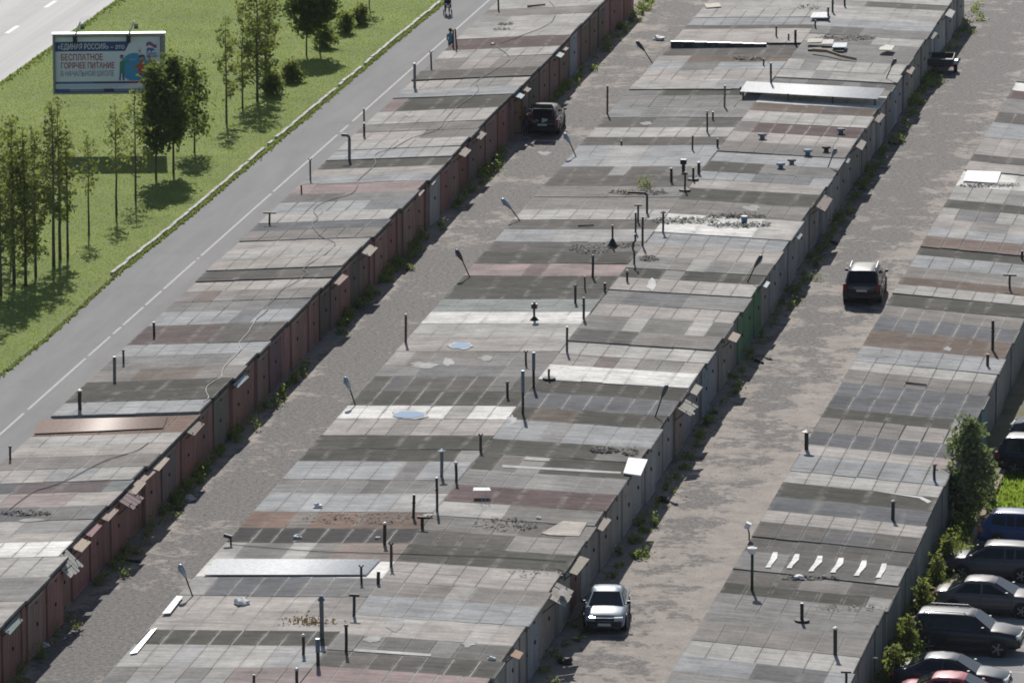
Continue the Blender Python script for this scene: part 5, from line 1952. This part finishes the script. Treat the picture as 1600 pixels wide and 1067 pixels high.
def fit(o, umax):                         # squeeze the line to end where it ends on the poster
    bpy.context.view_layer.update()
    wd_ = o.dimensions.x
    x1 = ix0 + umax * IW
    if wd_ > 0:
        o.scale.x *= (x1 - o.location.x) / wd_
    # plain mesh lettering
    bpy.context.view_layer.update()
    me = bpy.data.meshes.new_from_object(o.evaluated_get(bpy.context.evaluated_depsgraph_get()))
    q = link('lettering', me, poster, o.location.copy(), o.rotation_euler.copy(), o.scale.copy(), tuple(o.color)[:3])
    bpy.data.objects.remove(o)


WT, RD, NV = (.72, .74, .78), (.40, .05, .06), (.16, .20, .30)
for (s_, u, v, sz, c_, um, bd) in (('«', .025, .785, .40, WT, .048, .001), ('ЕДИНАЯ РОССИЯ', .052, .775, .42, WT, .475, .005), ('» – это', .482, .775, .38, WT, .66, .003), ('БЕСПЛАТНОЕ', .05, .575, .48, RD, .448, .007), ('ГОРЯЧЕЕ ПИТАНИЕ', .05, .425, .46, RD, .56, .007),
                                   ('В НАЧАЛЬНОЙ ШКОЛЕ', .048, .285, .42, NV, .555, .0)):
    fit(text(s_, u, v, sz, c_, bold=bd), um)
# printed figures: boy in green, girl in red, grown-up behind; kept as flat shapes on the poster


def disc(cu, cv, r, n=14):
    return [(cu + r * math.cos(a), cv + r * IW / IH * math.sin(a)) for a in np.linspace(0, 2 * math.pi, n, endpoint=False)]


def printed(parts):
    for i, (uv, c_) in enumerate(parts):
        patch('printed_figure', uv, c_, -.030 - .001 * i, poster)


printed([([(.605, .20), (.622, .20), (.628, .34), (.612, .34)], (.08, .12, .30)), ([(.64, .20), (.658, .20), (.655, .34), (.635, .34)], (.08, .12, .30)), ([(.610, .33), (.660, .33), (.662, .54), (.640, .57), (.615, .54)], (.05, .24, .17)),
         ([(.655, .50), (.70, .535), (.712, .575), (.695, .575), (.65, .55)], (.05, .30, .20)), (disc(.633, .615, .017), (.45, .26, .18)), ([(.615, .63), (.62, .66), (.635, .67), (.65, .655), (.652, .635), (.635, .63)], (.08, .04, .03)), ([(.71, .56), (.775, .575), (.775, .59), (.71, .585)], (.42, .40, .38))])
printed([([(.80, .20), (.825, .20), (.83, .34), (.80, .34)], (.10, .08, .25)), ([(.845, .20), (.865, .20), (.855, .34), (.835, .34)], (.10, .08, .25)), ([(.79, .32), (.86, .32), (.855, .50), (.84, .56), (.81, .56), (.79, .48)], (.48, .10, .07)),
         ([(.80, .50), (.735, .45), (.735, .42), (.80, .45)], (.45, .10, .07)), ([(.725, .41), (.765, .41), (.76, .45), (.73, .45)], (.16, .34, .16)), (disc(.822, .60, .018), (.45, .26, .18)), ([(.795, .61), (.80, .66), (.825, .675), (.85, .655), (.862, .60), (.85, .62), (.83, .635)], (.06, .03, .03)),
         (disc(.805, .735, .013), (.5, .3, .22)), (disc(.803, .775, .015), (.66, .68, .70)), ([(.79, .66), (.825, .66), (.815, .715), (.797, .715)], (.62, .64, .68)), (disc(.895, .62, .017), (.42, .2, .12)), ([(.875, .40), (.925, .40), (.92, .58), (.88, .58)], (.40, .24, .10)), ([(.875, .20), (.925, .20), (.92, .40), (.878, .40)], (.08, .12, .30))])
# party emblem: waving three-colour ribbon, small walking bear, two lines of small blue letters


def ribbon(v0, col):
    us = np.linspace(.868, .968, 12)
    wv = lambda u: .028 * math.sin((u - .868) / .1 * 5.2)
    patch('emblem_ribbon', [(u, v0 + wv(u)) for u in us] + [(u, v0 + .03 + wv(u)) for u in us[::-1]], col, -.030, poster)


ribbon(.875, (.66, .68, .72))
ribbon(.842, (.08, .12, .42))
ribbon(.81, (.45, .04, .06))
patch('emblem_bear', [(.872, .715), (.884, .715), (.888, .74), (.905, .745), (.912, .715), (.924, .715), (.926, .745), (.938, .735), (.950, .745), (.944, .765), (.928, .785), (.905, .79), (.885, .795), (.872, .77)], (.08, .14, .40), -.031, poster)
fit(text('ЕДИНАЯ', .868, .665, .17, (.08, .12, .36), depth=-.031, bold=.004), .962)
fit(text('РОССИЯ', .868, .615, .17, (.08, .12, .36), depth=-.031, bold=.004), .962)
for u_ in (.19, .70):
    x, z = U(u_, 1.0)
    lm = link('floodlight_arm', MB().tube([(x, -.2, z + .08), (x + .32, -.6, z + .95)], .05, 6).box(x, -.28, z - .12, .2, .12, .36).mesh('floodlight_arm', 'metal'), bbd, color=(.75, .76, .76))
    link('floodlight', MB().box(x + .42, -.66, z + .66, .22, .2, .2, (.6, 0, 0)).mesh('floodlight', 'metal'), lm, color=(.08, .16, .12))
    link('hood', MB().box(x, -.32, z - .1, .24, .14, .4).mesh('hood', 'plastic'), lm)


# ------------------------------------------------------------------ thin summer haze over the whole place
hz = bpy.data.materials.new('haze')
hz.use_nodes = True
hz.node_tree.nodes.clear()
pv = hz.node_tree.nodes.new('ShaderNodeVolumePrincipled')
pv.inputs['Color'].default_value = (.9, .93, 1, 1)
pv.inputs['Density'].default_value = 0.00003
ho = hz.node_tree.nodes.new('ShaderNodeOutputMaterial')
hz.node_tree.links.new(pv.outputs[0], ho.inputs['Volume'])
M['haze'] = hz
tag(link('haze', MB().box(0, 3300, 35, 8400, 7800, 72.4).mesh('haze', 'haze')), kind='stuff')
